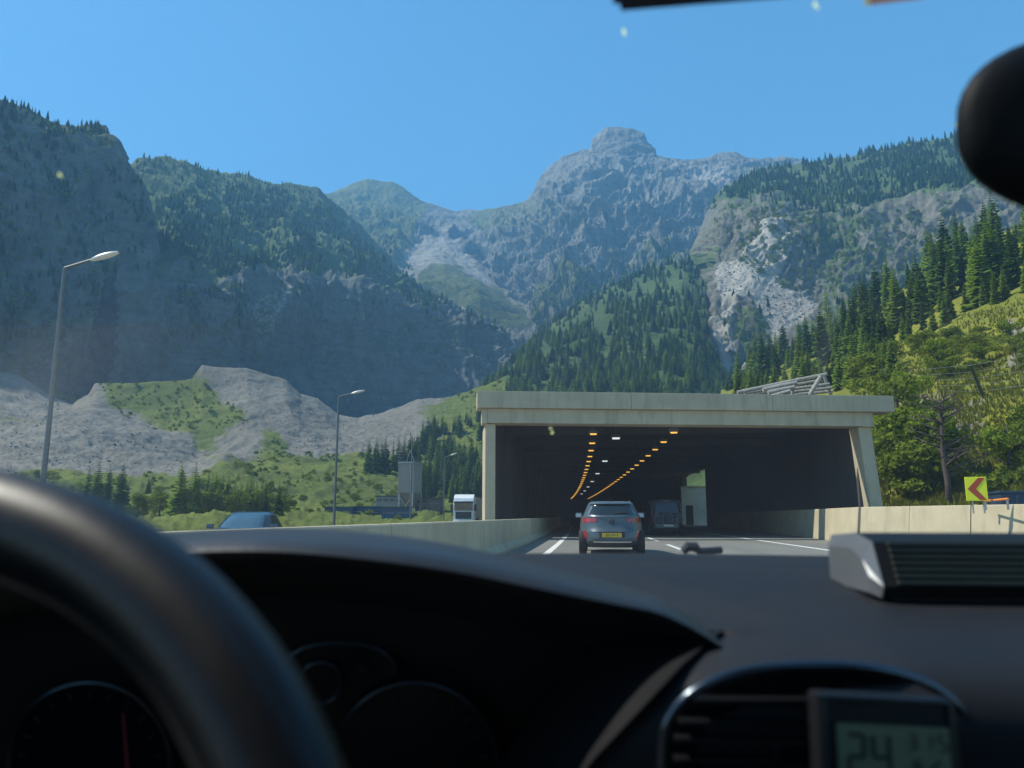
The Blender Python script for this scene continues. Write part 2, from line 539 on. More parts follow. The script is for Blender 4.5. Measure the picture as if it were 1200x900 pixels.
# farthest: the saddle and the dark summit left of it
back_ridge = slope('mountain', M_far, 300, 700, 330, 150, [
    (900, [(300, 470), (700, 450)]),
    (1150, [(300, 380), (470, 330), (560, 340), (640, 385), (700, 380)]),
    (1450, [(300, 300), (470, 300), (520, 300), (600, 335), (700, 330)]),
    (1750, [(300, 250), (420, 250), (500, 265), (560, 285), (640, 290), (700, 260)]),
    (1980, [(300, 240), (400, 232), (500, 250), (545, 262), (640, 255), (700, 240)]),
    (2150, [(300, 222), (350, 224), (385, 228), (400, 221), (415, 214), (430, 211), (445, 213), (460, 212), (472, 219), (482, 229), (492, 236), (512, 242), (532, 248), (560, 247), (585, 245), (610, 238), (640, 226), (700, 210)])],
    amp=50, wave=140, octaves=7, gain=0.58, ridge_keep=0.2, ridged=0.75,
    grass=[(0.95, [(545, 262), (580, 268), (640, 240), (660, 225), (620, 232), (560, 250)]),
           (0.62, [(485, 330), (505, 308), (545, 316), (575, 335), (612, 365), (622, 398), (560, 376), (510, 352)]), (0.75, [(545, 335), (570, 345), (610, 385), (600, 395), (540, 360)]),
           (0.78, [(330, 225), (385, 228), (430, 205), (465, 208), (500, 242), (480, 290), (460, 320), (400, 300), (330, 300)]),  # turf weight put here to darken the summit's shaded face
           (0.6, [(640, 300), (700, 300), (700, 400), (650, 390)])],
    scree=[(0.85, [(485, 285), (520, 266), (545, 300), (600, 325), (660, 362), (655, 400), (612, 406), (565, 384), (510, 356), (460, 330)])], calm=[(0.22, [(485, 285), (520, 266), (545, 300), (600, 325), (660, 362), (655, 400), (612, 406), (565, 384), (510, 356), (460, 330)])],
    grass_base=0.2, jit=6, grass_up=0.5)

main_peak = slope('mountain', M_far, 575, 1010, 620, 380, [
    (1000, [(575, 460), (1010, 440)]),
    (1150, [(575, 420), (640, 365), (760, 330), (850, 320), (1010, 340)]),
    (1300, [(575, 370), (640, 320), (700, 300), (800, 290), (900, 270), (1010, 280)]),
    (1480, [(575, 300), (620, 282), (680, 248), (760, 240), (860, 235), (1010, 230)]),
    (1650, [(575, 266), (620, 250), (640, 225), (690, 196), (770, 203), (860, 203), (1010, 214)]),
    (1740, [(575, 258), (610, 247), (632, 232), (640, 212), (662, 192), (688, 181), (770, 189), (802, 193), (860, 187), (890, 193), (1010, 205)]),
    (1790, [(575, 248), (610, 238), (629, 227), (634, 208), (641, 200), (658, 186), (684, 176), (690, 174), (694, 162), (704, 157), (712, 150), (724, 148), (738, 152), (752, 158), (757, 168), (764, 172), (767, 183), (784, 187), (800, 188), (830, 186), (850, 181), (862, 180), (876, 185), (890, 187), (915, 186), (960, 192), (1010, 200)])],
    amp=70, wave=170, octaves=7, gain=0.62, ridge_keep=0.2, ridged=0.8,
    grass=[(0.5, [(575, 250), (640, 228), (690, 260), (640, 290), (575, 280)]),
           (0.75, [(640, 330), (760, 300), (850, 300), (850, 340), (700, 380), (610, 420)]),
           (0.6, [(850, 205), (930, 190), (960, 220), (890, 230)])],
    scree=[(0.7, [(640, 355), (700, 320), (690, 350), (640, 390)]), (0.65, [(800, 200), (850, 195), (900, 215), (860, 235), (820, 225)])],
    grass_base=0.16, jit=8, grass_up=0.5)

# left: shaded buttress, the wall to its right with wooded shoulders
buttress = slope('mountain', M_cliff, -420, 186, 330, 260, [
    ([(-420, 310), (186, 525)], [(-420, 520), (0, 500), (186, 500)]),
    ([(-420, 334), (186, 567)], [(-420, 420), (0, 420), (186, 460)]),
    ([(-420, 359), (186, 609)], [(-420, 320), (0, 330), (100, 340), (150, 350), (180, 370), (186, 440)]),
    ([(-420, 384), (186, 651)], [(-420, 220), (0, 240), (100, 240), (140, 245), (165, 270), (180, 350), (186, 430)]),
    ([(-420, 403), (186, 682)], [(-420, 130), (0, 170), (60, 175), (100, 170), (128, 166), (140, 190), (160, 225), (176, 290), (186, 420)]),
    ([(-420, 421), (186, 714)], [(-420, 0), (-200, 50), (0, 118), (28, 128), (58, 143), (75, 147), (90, 148), (104, 146), (126, 146), (129, 158), (138, 164), (142, 176), (144, 190), (160, 208), (168, 216), (174, 245), (178, 300), (182, 360), (186, 420)])],
    amp=26, wave=75, octaves=6, gain=0.54, vstretch=2.2, ridge_keep=0.12, grass_base=0.47, grass_up=0.7, jit=9)

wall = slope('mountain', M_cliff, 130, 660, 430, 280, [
    ([(130, 459), (660, 783)], [(130, 540), (660, 520)]),
    ([(130, 493), (660, 841)], [(130, 470), (300, 480), (420, 500), (520, 490), (660, 470)]),
    ([(130, 527), (660, 899)], [(130, 410), (300, 410), (420, 430), (520, 430), (600, 430), (660, 440)]),
    ([(130, 556), (660, 949)], [(130, 345), (200, 345), (250, 338), (300, 338), (380, 335), (430, 342), (470, 358), (520, 374), (570, 392), (618, 404), (660, 425)]),
    ([(130, 663), (660, 1131)], [(130, 290), (200, 285), (300, 285), (380, 292), (440, 318), (500, 356), (560, 382), (618, 402), (660, 424)]),
    ([(130, 807), (660, 1377)], [(130, 230), (200, 225), (300, 240), (380, 258), (420, 282), (460, 318), (500, 349), (560, 379), (618, 401), (660, 423)]),
    ([(130, 918), (660, 1566)], [(130, 200), (150, 191), (165, 185), (185, 183), (200, 187), (230, 196), (270, 205), (300, 210), (318, 216), (345, 217), (372, 222), (390, 236), (420, 262), (455, 302), (468, 320), (520, 360), (560, 377), (600, 393), (618, 400), (660, 422)])],
    amp=32, wave=95, octaves=6, gain=0.6, vstretch=2.0, ridge_keep=0.36,
    grass=[(0.66, [(120, 330), (200, 338), (300, 330), (400, 325), (470, 350), (560, 382), (630, 402), (600, 390), (460, 300), (380, 220), (180, 175), (120, 190)]),
           (0.85, [(165, 190), (250, 200), (380, 228), (400, 260), (330, 240), (230, 215)]),
           (0.62, [(285, 345), (320, 345), (310, 400), (290, 400)])],
    scree=[(0.62, [(190, 240), (225, 235), (215, 262), (185, 270)]), (0.6, [(290, 350), (330, 345), (310, 400), (290, 390)])],
    grass_base=0.16, grass_up=0.5, jit=9)

# right: wooded ridge, pale cliff band, rock slide
right_ridge = slope('mountain', M_pale, 770, 1480, 440, 250, [
    ([(770, 880), (808, 880), (836, 500), (1480, 440)], [(770, 500), (1480, 480)]),
    ([(770, 890), (808, 890), (836, 580), (1480, 520)], [(770, 440), (860, 440), (960, 420), (1100, 400), (1480, 380)]),
    ([(770, 900), (808, 900), (836, 660), (1480, 600)], [(770, 400), (840, 330), (880, 318), (960, 345), (1100, 330), (1200, 310), (1480, 290)]),
    ([(770, 910), (808, 910), (836, 700), (1480, 640)], [(770, 385), (830, 300), (870, 282), (900, 268), (960, 285), (1100, 260), (1200, 240), (1480, 200)]),
    ([(770, 920), (808, 920), (836, 728), (1480, 668)], [(770, 380), (820, 290), (850, 255), (900, 246), (960, 262), (1030, 246), (1100, 228), (1200, 205), (1480, 160)]),
    ([(770, 950), (808, 950), (836, 880), (1480, 820)], [(770, 380), (820, 285), (850, 232), (900, 218), (1000, 205), (1100, 190), (1200, 172), (1480, 130)]),
    (1000, [(770, 380), (815, 282), (840, 228), (870, 207), (900, 199), (940, 192), (1000, 183), (1060, 170), (1120, 160), (1200, 144), (1480, 95)])],
    amp=20, wave=60, octaves=6, gain=0.6, vstretch=1.7, ridge_keep=0.15,
    grass=[(0.9, [(830, 235), (900, 225), (1000, 240), (1200, 215), (1480, 180), (1480, 80), (900, 180), (850, 205)]),
           (0.75, [(940, 262), (1010, 262), (1010, 300), (950, 300)]),
           (0.85, [(840, 375), (900, 380), (890, 430), (850, 430)]), (0.8, [(800, 440), (960, 430), (1480, 420), (1480, 520), (770, 520)]),
           (0.6, [(960, 300), (1480, 280), (1480, 400), (960, 400)]),
           (0.95, [(770, 300), (845, 298), (838, 312), (770, 330)]),
           (0.0, [(838, 308), (880, 305), (930, 335), (962, 352), (955, 368), (910, 400), (900, 420), (902, 385), (880, 352), (864, 352), (862, 400), (876, 435), (884, 456), (846, 456), (838, 415), (840, 380), (846, 345)]), (0.0, [(868, 305), (872, 292), (900, 258), (930, 258), (925, 300), (912, 325), (890, 315)])],
    scree=[[(838, 308), (880, 305), (930, 335), (962, 352), (955, 368), (910, 400), (900, 420), (902, 385), (880, 352), (864, 352), (860, 400), (874, 435), (882, 454), (850, 454), (838, 415), (840, 380), (846, 345)],
           (0.9, [(868, 305), (872, 292), (900, 262), (930, 262), (925, 300), (912, 325), (890, 315)])],
    calm=[(0.3, [(838, 308), (880, 305), (930, 335), (962, 352), (955, 368), (910, 400), (880, 352), (840, 350), (828, 400), (862, 450), (820, 450), (800, 415), (810, 390), (832, 345)])], grass_base=0.42, grass_up=0.6, jit=7, blur_it=20)

forest_hill = slope('hillside', M_cliff, 545, 905, 240, 150, [
    (290, [(545, 600), (905, 600)]),
    (330, [(545, 540), (905, 520)]),
    (400, [(545, 492), (800, 462), (860, 484), (905, 492)]),
    (520, [(545, 478), (575, 460), (610, 432), (660, 420), (760, 410), (830, 420), (850, 455), (875, 484), (905, 492)]),
    (660, [(545, 476), (575, 457), (610, 418), (660, 390), (720, 370), (800, 352), (828, 362), (840, 400), (852, 452), (875, 482), (905, 490)]),
    (820, [(545, 474), (575, 456), (600, 430), (616, 408), (640, 384), (680, 357), (720, 334), (760, 318), (800, 304), (826, 304), (836, 322), (842, 380), (847, 420), (856, 455), (875, 480), (905, 488)])],
    amp=10, wave=70, octaves=5, ridge_keep=0.4, grass_base=0.8, back=(120, -90),
        scree=[(0.9, [(640, 385), (700, 345), (705, 350), (650, 395)])], jit=6)

# left middle distance: spoil heaps, banks and the valley floor
valley = slope('terrain', M_gravel, -420, 592, 460, 260, [
    (26, [(-420, 690), (592, 690)]),
    (70, [(-420, 631), (592, 633)]),
    (120, [(-420, 612), (0, 612), (592, 620)]),
    (180, [(-420, 596), (200, 597), (340, 597), (420, 600), (592, 607)]),
    (225, [(-420, 575), (0, 566), (150, 562), (232, 556), (262, 552), (300, 560), (360, 566), (430, 570), (500, 590), (690, 598)]),
    (270, [(-420, 545), (0, 545), (150, 548), (232, 546), (262, 536), (300, 552), (360, 545), (430, 548), (500, 560), (560, 575), (690, 580)]),
    (320, [(-420, 490), (0, 500), (100, 503), (160, 512), (232, 540), (262, 532), (310, 522), (360, 525), (430, 535), (490, 535), (560, 520), (690, 540)]),
    (370, [(-420, 440), (0, 462), (60, 484), (110, 480), (160, 495), (200, 495), (260, 490), (290, 480), (340, 485), (400, 508), (430, 505), (480, 498), (530, 490), (560, 490), (690, 505)]),
    (420, [(-420, 400), (-100, 420), (0, 437), (20, 440), (40, 452), (60, 466), (85, 475), (106, 462), (112, 450), (180, 448), (226, 445), (236, 428), (258, 431), (290, 433), (318, 442), (335, 446), (352, 462), (372, 468), (398, 486), (420, 490), (448, 484), (470, 476), (490, 467), (512, 467), (530, 466), (556, 456), (600, 440), (690, 430)])],
    amp=3.6, wave=26, octaves=7, gain=0.64, ridge_keep=0.5, back=(40, -40), ridged=0.65, smooth_v=3,
    grass=[(1.0, [(108, 446), (228, 440), (262, 470), (290, 480), (285, 500), (250, 508), (190, 505), (150, 480), (125, 478)]),
           (0.75, [(210, 500), (250, 505), (260, 535), (235, 540)]),
           (0.8, [(300, 500), (320, 490), (345, 540), (300, 545)]),
           (1.0, [(262, 540), (300, 538), (350, 540), (430, 535), (480, 535), (560, 500), (690, 480), (690, 650), (-420, 650), (-420, 555), (150, 558), (230, 560)]),
           (1.0, [(535, 462), (600, 420), (690, 400), (690, 540), (540, 540), (520, 505)]),
           (0.7, [(-420, 480), (0, 487), (50, 495), (50, 502), (-420, 500)]),
           (0.75, [(490, 480), (535, 465), (520, 500), (500, 505)])],
    scree=[(1.0, [(-420, 400), (0, 430), (90, 478), (170, 505), (232, 540), (200, 556), (-420, 556)]),
           (1.0, [(222, 422), (330, 440), (420, 490), (420, 530), (350, 540), (310, 480)]),
           (1.0, [(400, 500), (490, 462), (540, 462), (520, 500), (480, 530), (410, 535)]),
           (1.0, [(335, 592), (360, 588), (425, 589), (425, 600), (395, 598), (380, 592), (360, 596)])],
    scree_base=0.6, jit=11, blur_it=45)

# right: the near bank that carries the spruces, and the meadow in front of it
bank = slope('hillside', M_meadow, 845, 1620, 300, 170, [
    ([(845, 100), (1000, 50), (1100, 46), (1620, 38)], [(845, 605), (1000, 608), (1620, 618)]),
    ([(845, 112), (1000, 62), (1100, 54), (1620, 44)], [(800, 520), (1000, 578), (1060, 570), (1200, 562), (1620, 560)]),
    ([(800, 130), (1000, 84), (1100, 70), (1620, 54)], [(800, 480), (960, 490), (1060, 500), (1130, 492), (1200, 480), (1620, 440)]),
    ([(800, 170), (1000, 116), (1100, 92), (1620, 74)], [(800, 470), (960, 462), (1060, 440), (1130, 425), (1200, 405), (1620, 330)]),
    ([(800, 230), (1000, 156), (1100, 126), (1620, 104)], [(800, 466), (900, 455), (1000, 428), (1060, 398), (1130, 370), (1200, 345), (1620, 230)]),
    ([(800, 330), (1000, 220), (1100, 180), (1620, 160)], [(800, 468), (860, 455), (900, 440), (1000, 392), (1100, 342), (1200, 300), (1620, 160)]),
    ([(800, 380), (1000, 300), (1100, 260), (1620, 240)], [(800, 470), (850, 458), (900, 432), (1000, 372), (1100, 312), (1200, 262), (1620, 120)])],
    amp=1.5, wave=11, octaves=6, gain=0.55, ridge_keep=0.6, back=(80, -50), ridged=0.35, smooth_v=6,
    grass=[(0.45, [(1040, 440), (1100, 455), (1160, 470), (1150, 540), (1050, 560), (1030, 480)]),
           (0.1, [(1172, 388), (1215, 380), (1215, 432), (1180, 425)])],
    grass_base=0.95, jit=9)
# ------------------------------------------------------------------ trees
M_spruce = leaf_mat('spruce_needles', (0.028, 0.058, 0.013), (0.105, 0.17, 0.03), 0.25)
M_larch = leaf_mat('larch_needles', (0.085, 0.14, 0.02), (0.20, 0.28, 0.04), 0.3)
M_leaf = leaf_mat('broad_leaves', (0.085, 0.13, 0.018), (0.24, 0.30, 0.035), 0.35)
M_leafpale = leaf_mat('pale_leaves', (0.11, 0.15, 0.02), (0.24, 0.28, 0.045), 0.35)
M_bark = simple('bark', (0.09, 0.07, 0.055), 0.9, var=0.4, scale=9, bump=0.5, bscale=25)

def conifer_mesh(name, seed, mat, rmax=0.16, whorls=24, per=9, sparse=0.05, droop=0.35):
    """crown of a spruce, 1 m tall: whorls of drooping, ragged boughs"""
    rg = random.Random(seed); V = []; F = []
    for w in range(whorls):
        t = w / (whorls - 1)
        z = 0.10 + 0.88 * t ** 0.92
        r0 = rmax * (1 - t) ** 0.85 * (0.8 + 0.4 * rg.random()) + 0.006
        n = max(4, int(per * (1 - 0.45 * t)))
        off = rg.random() * 6.28
        for b in range(n):
            if rg.random() < sparse: continue
            a = off + 6.283 * (b + 0.5 * rg.random()) / n
            L = r0 * (0.72 + 0.5 * rg.random())
            ca, sa = math.cos(a), math.sin(a)
            wd = L * (0.26 + 0.14 * rg.random()) + 0.004
            dz = droop * L * (0.5 + 0.8 * rg.random()) * (1 - 0.7 * t)
            zz = z + 0.012 * (rg.random() - 0.5)
            def pt(s, side, drop):
                return (ca * s - sa * side, sa * s + ca * side, zz - drop)
            i = len(V)
            V += [pt(0.0, 0, 0.0), pt(L * 0.45, wd, dz * 0.45 + wd * 0.45), pt(L * 0.5, 0, dz * 0.3), pt(L * 0.45, -wd, dz * 0.45 + wd * 0.45),
                  pt(L * 0.8, wd * 0.7, dz * 0.9 + wd * 0.5), pt(L * 1.0, 0, dz * 0.75), pt(L * 0.8, -wd * 0.7, dz * 0.9 + wd * 0.5)]
            F += [(i, i + 2, i + 1), (i, i + 3, i + 2), (i + 1, i + 2, i + 5, i + 4), (i + 2, i + 3, i + 6, i + 5)]
    i = len(V)
    V += [(0.008, 0, 0.93), (-0.005, 0.007, 0.93), (-0.005, -0.007, 0.93), (0, 0, 1.0)]
    F += [(i, i + 1, i + 3), (i + 1, i + 2, i + 3), (i + 2, i, i + 3)]
    return mesh_data(name, V, F, mat)

def trunk_mesh(name, mat, h=1.0, r=0.016, seed=0):
    rg = random.Random(seed); mb = MB()
    mb.tube([(0.004 * rg.uniform(-1, 1) * k, 0.004 * rg.uniform(-1, 1) * k, h * k / 5) for k in range(6)], [r * (1.25 if k == 0 else 1) * (1 - 0.18 * k) for k in range(6)], 7)
    return mesh_data(name, mb.v, mb.f, mat, True)

def leafy_mesh(name, seed, mat, blobs=16, per=110, leaf=0.035, flat=1.0, h0=0.25):
    """crown of a broadleaf shrub or tree, 1 m tall: leaf-sized faces in clumps"""
    rg = np.random.default_rng(seed); V = []; F = []
    for b in range(blobs):
        a = rg.uniform(0, 6.28); rr = 0.30 * math.sqrt(rg.uniform(0.02, 1)) * flat
        zc = rg.uniform(h0 + 0.08, 0.86)
        rr *= 1.0 - 0.55 * max(0, (zc - 0.55) / 0.4)
        c = np.array([rr * math.cos(a), rr * math.sin(a), zc])
        br = rg.uniform(0.10, 0.19)
        d = rg.normal(size=(per, 3)); d /= np.linalg.norm(d, axis=1)[:, None]
        pos = c + d * (br * rg.uniform(0.35, 1.08, (per, 1)) ** 0.6) * np.array([1.15, 1.15, 0.85])
        for p, n in zip(pos, d):
            n = n + rg.normal(0, 0.7, 3); n /= np.linalg.norm(n)
            u = np.cross(n, rg.normal(size=3)); u /= np.linalg.norm(u); w = np.cross(n, u)
            s = leaf * rg.uniform(0.6, 1.4); i = len(V)
            V += [p - u * s, p + w * s * 0.5, p + u * s, p - w * s * 0.5]
            F.append((i, i + 1, i + 2, i + 3))
    return mesh_data(name, V, F, mat)

def limbs_mesh(name, seed, mat, bare=False):
    """trunk and limbs, 1 m tall"""
    rg = random.Random(seed); mb = MB()
    mb.tube([(0, 0, 0), (0.01, 0.0, 0.2), (-0.01, 0.01, 0.45), (0.01, 0, 0.72), (0.0, 0, 0.95)], [0.036, 0.028, 0.024, 0.014, 0.004], 8)
    for k in range(26 if bare else 9):
        z = rg.uniform(0.25, 0.85); a = rg.uniform(0, 6.28); L = (0.45 if bare else 0.3) * (1.1 - z) * rg.uniform(0.7, 1.2) + 0.05
        p0 = Vector((0, 0, z)); p1 = p0 + Vector((math.cos(a) * L * 0.5, math.sin(a) * L * 0.5, L * 0.18))
        a2 = a + rg.uniform(-0.4, 0.4)
        p2 = p1 + Vector((math.cos(a2) * L * 0.5, math.sin(a2) * L * 0.5, L * rg.uniform(0.1, 0.4)))
        mb.tube([p0, p1, p2], [0.011, 0.007, 0.002], 5)
        if bare:
            for _ in range(6):
                t = rg.random(); q0 = p1.lerp(p2, t) if t > 0.3 else p0.lerp(p1, 0.5 + t)
                a3 = rg.uniform(0, 6.28); l3 = rg.uniform(0.05, 0.13)
                q1 = q0 + Vector((math.cos(a3) * l3, math.sin(a3) * l3, l3 * rg.uniform(-0.1, 0.7)))
                mb.tube([q0, q1], [0.0035, 0.0010], 4, False)
    return mesh_data(name, mb.v, mb.f, mat, True)

SPRUCE = [conifer_mesh('spruce_crown', s, M_spruce, rm, wh, pr) for s, rm, wh, pr in ((1, 0.155, 26, 10), (2, 0.18, 24, 10), (3, 0.13, 26, 9), (4, 0.20, 22, 11))]
LARCH = [conifer_mesh('larch_crown', s, M_larch, rm, 22, 9, 0.12, 0.2) for s, rm in ((5, 0.17), (6, 0.20), (7, 0.15))]
SHRUB = [leafy_mesh('shrub_leaves', s, M_leaf, b, 120, 0.034, f, h0) for s, b, f, h0 in ((11, 18, 1.25, 0.0), (12, 20, 1.0, 0.12), (13, 14, 1.4, 0.0))]
SHRUBP = [leafy_mesh('pale_shrub_leaves', s, M_leafpale, b, 120, 0.032, f, h0) for s, b, f, h0 in ((14, 18, 1.2, 0.05), (15, 14, 1.4, 0.0))]
TRUNK = trunk_mesh('trunk', M_bark, 0.9)
LIMBS = limbs_mesh('limbs', 3, M_bark)

def plant(name, loc, h, crown_me, trunk_me, label, cat, group, rz=None, wide=1.0):
    e = empty(name, tuple(loc), random.uniform(0, 6.28) if rz is None else rz, label, cat, group)
    e.scale = (h * wide, h * wide, h)
    link('crown', crown_me, e)
    link('trunk', trunk_me, e)
    return e

def ground_at(S, x, y):
    """vertex of a slope that belongs to a photo pixel"""
    ok = S['front']
    d = (S['px'] - x) ** 2 + (S['py'] - y) ** 2
    d = np.where(ok, d, 1e12)
    return S['V'][int(np.argmin(d))]

N_CONIFER = 0
def conifer_at(S, x, y, h, kind, label, group, wide=1.0):
    global N_CONIFER
    p = ground_at(S, x, y)
    me = random.choice(SPRUCE if kind == 's' else LARCH)
    N_CONIFER += 1
    return plant('spruce_tree' if kind == 's' else 'larch_tree', (p[0], p[1], p[2] - 0.25), h, me, TRUNK, label, 'tree', group, wide=wide)

def px_height(S, x, y, y_top):
    """height in metres so that the tip shows at y_top"""
    p = ground_at(S, x, y)
    R = math.hypot(p[0], p[1])
    q = at_range(x, y_top, R)
    return float(q[2] - p[2]) + 0.25

# wooded slopes: sample sites from the relief itself
SITES = []          # (x, y, z, height, kind)
def sow(S, polys, n, h0, h1, dens_scale=24.0, larch=0.1, thin=0.0, seed=1):
    rg = np.random.default_rng(seed)
    w = np.zeros(len(S['px']), bool)
    for pl in polys: w |= in_poly(S['jx'], S['jy'], pl)
    w &= S['front']
    ids = np.flatnonzero(w)
    if len(ids) == 0: return
    V = S['V'][ids]
    dn = fbm(np.stack([S['px'][ids], S['py'][ids], np.zeros(len(ids))], 1) / dens_scale + seed, 3)
    prob = np.clip(0.55 + 1.6 * dn - thin, 0.02, 1.0)
    prob /= prob.sum()
    pick = rg.choice(len(ids), size=min(n, len(ids)), replace=False, p=prob)
    for k in pick:
        p = V[k]
        SITES.append((p[0] + rg.normal(0, 0.6), p[1] + rg.normal(0, 0.6), p[2] - 0.8, rg.uniform(h0, h1) * (0.55 + 0.6 * rg.random()), 'l' if rg.random() < larch else 's'))

sow(forest_hill, [[(560, 500), (575, 455), (616, 402), (680, 350), (760, 310), (800, 308), (828, 312), (838, 335), (842, 390), (852, 450), (905, 500)]], 2900, 8, 14, 30, 0.42, 0.0, 1)
sow(right_ridge, [[(835, 240), (850, 232), (890, 238), (940, 245), (990, 258), (1040, 240), (1120, 224), (1480, 165), (1480, 60), (930, 172), (880, 205), (850, 222)]], 4200, 7, 13, 30, 0.12, -0.1, 2)
sow(right_ridge, [[(935, 268), (985, 268), (1010, 285), (1005, 310), (950, 305)], [(850, 345), (900, 350), (905, 380), (870, 375)], [(845, 385), (900, 385), (890, 440), (860, 430)], [(1000, 330), (1480, 300), (1480, 460), (960, 450), (960, 380)], [(770, 330), (825, 345), (815, 400), (830, 450), (770, 470)]], 800, 5, 11, 20, 0.2, 0.0, 3)
sow(wall, [[(180, 300), (215, 332), (300, 330), (390, 325), (440, 340), (500, 368), (600, 400), (560, 375), (470, 320), (400, 262), (340, 232), (240, 215), (200, 240)]], 4200, 6, 12, 34, 0.15, 0.05, 4)
sow(wall, [[(190, 345), (300, 345), (280, 400), (190, 400)], [(320, 345), (460, 360), (440, 375), (320, 370)]], 250, 5, 9, 20, 0.1, 0.1, 5)
sow(buttress, [[(-420, 60), (0, 118), (126, 142), (140, 190), (170, 240), (180, 330), (180, 430), (-420, 430)]], 2600, 5, 9, 40, 0.1, 0.2, 6)
sow(wall, [[(150, 185), (190, 180), (270, 203), (372, 220), (460, 300), (600, 390), (560, 385), (440, 300), (380, 245), (270, 225), (180, 205)]], 700, 4, 9, 26, 0.2, 0.0, 14)
sow(back_ridge, [[(340, 250), (440, 255), (470, 300), (500, 340), (420, 330), (340, 300)]], 400, 6, 10, 30, 0.1, 0.2, 7)
sow(main_peak, [[(640, 350), (700, 325), (770, 305), (850, 305), (850, 330), (700, 390), (620, 420)]], 500, 8, 14, 30, 0.1, 0.0, 8)
sow(valley, [[(485, 530), (500, 512), (540, 500), (575, 480), (600, 520), (600, 590), (485, 590)]], 260, 7, 12, 30, 0.35, 0.0, 9)

# near bank on the right: spruces and larches picked out one by one
rg = random.Random(21)
def bank_row(pts, n, top_fn, kind_p, label, group):
    for k in range(n):
        t = (k + rg.uniform(0.15, 0.85)) / n
        x = np.interp(t, np.linspace(0, 1, len(pts)), [p[0] for p in pts]); y = np.interp(t, np.linspace(0, 1, len(pts)), [p[1] for p in pts])
        y += rg.uniform(-5, 5)
        h = px_height(bank, x, y, top_fn(x) + rg.uniform(-10, 40))
        kd = 'l' if rg.random() < kind_p else 's'; hh = min(34, max(5, h))
        word = ('young ' if hh < 10 else 'tall ' if hh > 18 else '') + ('light green larch' if kd == 'l' else 'dark green spruce')
        conifer_at(bank, x, y, hh, kd, label.replace('KIND', word), group)
top_a = lambda x: np.interp(x, [850, 880, 915, 960, 1000, 1050, 1100, 1150, 1200, 1300], [432, 400, 372, 335, 312, 288, 262, 232, 222, 180])
top_b = lambda x: np.interp(x, [850, 900, 960, 1000, 1050, 1100, 1150, 1200, 1300], [440, 412, 375, 345, 322, 300, 275, 262, 230])
top_c = lambda x: np.interp(x, [850, 900, 960, 1000, 1050, 1100, 1150, 1200, 1300], [446, 428, 395, 372, 356, 338, 322, 318, 300])
bank_row([(850, 458), (900, 440), (1000, 385), (1100, 330), (1200, 280), (1330, 235)], 40, top_a, 0.4, 'KIND in the back row of the wooded bank beside the gallery', 'conifers in the back row of the wooded bank')
bank_row([(855, 462), (900, 452), (1000, 415), (1100, 362), (1200, 318), (1330, 270)], 34, top_b, 0.5, 'KIND in the middle row of the wooded bank beside the gallery', 'conifers in the middle row of the wooded bank')
bank_row([(860, 470), (900, 460), (1000, 432), (1060, 404), (1120, 372), (1210, 345)], 26, top_c, 0.6, 'KIND along the lower edge of the wood, above the sunny meadow', 'conifers along the lower edge of the wood')

top_d = lambda x: np.interp(x, [860, 900, 960, 1000, 1050], [440, 418, 402, 392, 388])
bank_row([(862, 474), (900, 468), (960, 458), (1010, 446), (1052, 430)], 22, top_d, 0.55, 'KIND standing right behind the gallery roof', 'conifers right behind the gallery roof')
# valley floor on the left
for x, yb, yt in ((100, 600, 545), (112, 602, 540), (124, 600, 543), (140, 604, 541)):
    conifer_at(valley, x, yb, px_height(valley, x, yb, yt), 's', 'dark spruce in the tight row of four before the grey gravel heap', 'four dark spruces before the gravel heap')
conifer_at(valley, 174, 580, px_height(valley, 174, 580, 556), 's', 'small lone dark spruce at the foot of the grey gravel heap', None)
for k in range(26):
    x = rg.uniform(188, 305); yb = rg.uniform(605, 613)
    yt = np.interp(x, [190, 205, 225, 245, 270, 305], [546, 538, 542, 548, 554, 562]) + rg.uniform(-3, 20)
    conifer_at(valley, x, yb, px_height(valley, x, yb, yt), 'l', 'light green larch in the thicket between motorway and gravel cone', 'larches in the roadside thicket', 1.25)
for k in range(14):
    x = rg.uniform(284, 332); yb = rg.uniform(604, 612)
    conifer_at(valley, x, yb, px_height(valley, x, yb, rg.uniform(556, 580)), rg.choice('ls'), 'young conifer in the clump behind the blue oncoming car', 'young conifers behind the blue car', 1.2)
for x, yt in ((432, 512), (440, 510), (446, 516), (452, 510), (459, 514), (466, 511), (473, 507), (479, 506), (484, 510), (437, 520), (470, 518)):
    conifer_at(valley, x, 556, px_height(valley, x, 556, yt), 's', 'dark spruce in the copse behind the concrete plant silo', 'dark spruces behind the silo', 0.9)
for k in range(34):
    x = rg.uniform(494, 574); yb = rg.uniform(552, 590)
    kd = rg.choice('ssl')
    conifer_at(valley, x, yb, px_height(valley, x, yb, yb - rg.uniform(26, 46)), kd, ('light green larch' if kd == 'l' else 'dark green spruce') + ' in the small wood between silo and gallery pier', 'conifers between silo and gallery', 1.0)

sow(bank, [[(858, 458), (1000, 425), (1060, 398), (1120, 366), (1210, 338), (1330, 290), (1330, 225), (1200, 262), (1100, 312), (1000, 372), (900, 432)]], 120, 9, 17, 40, 0.45, 0.0, 12)
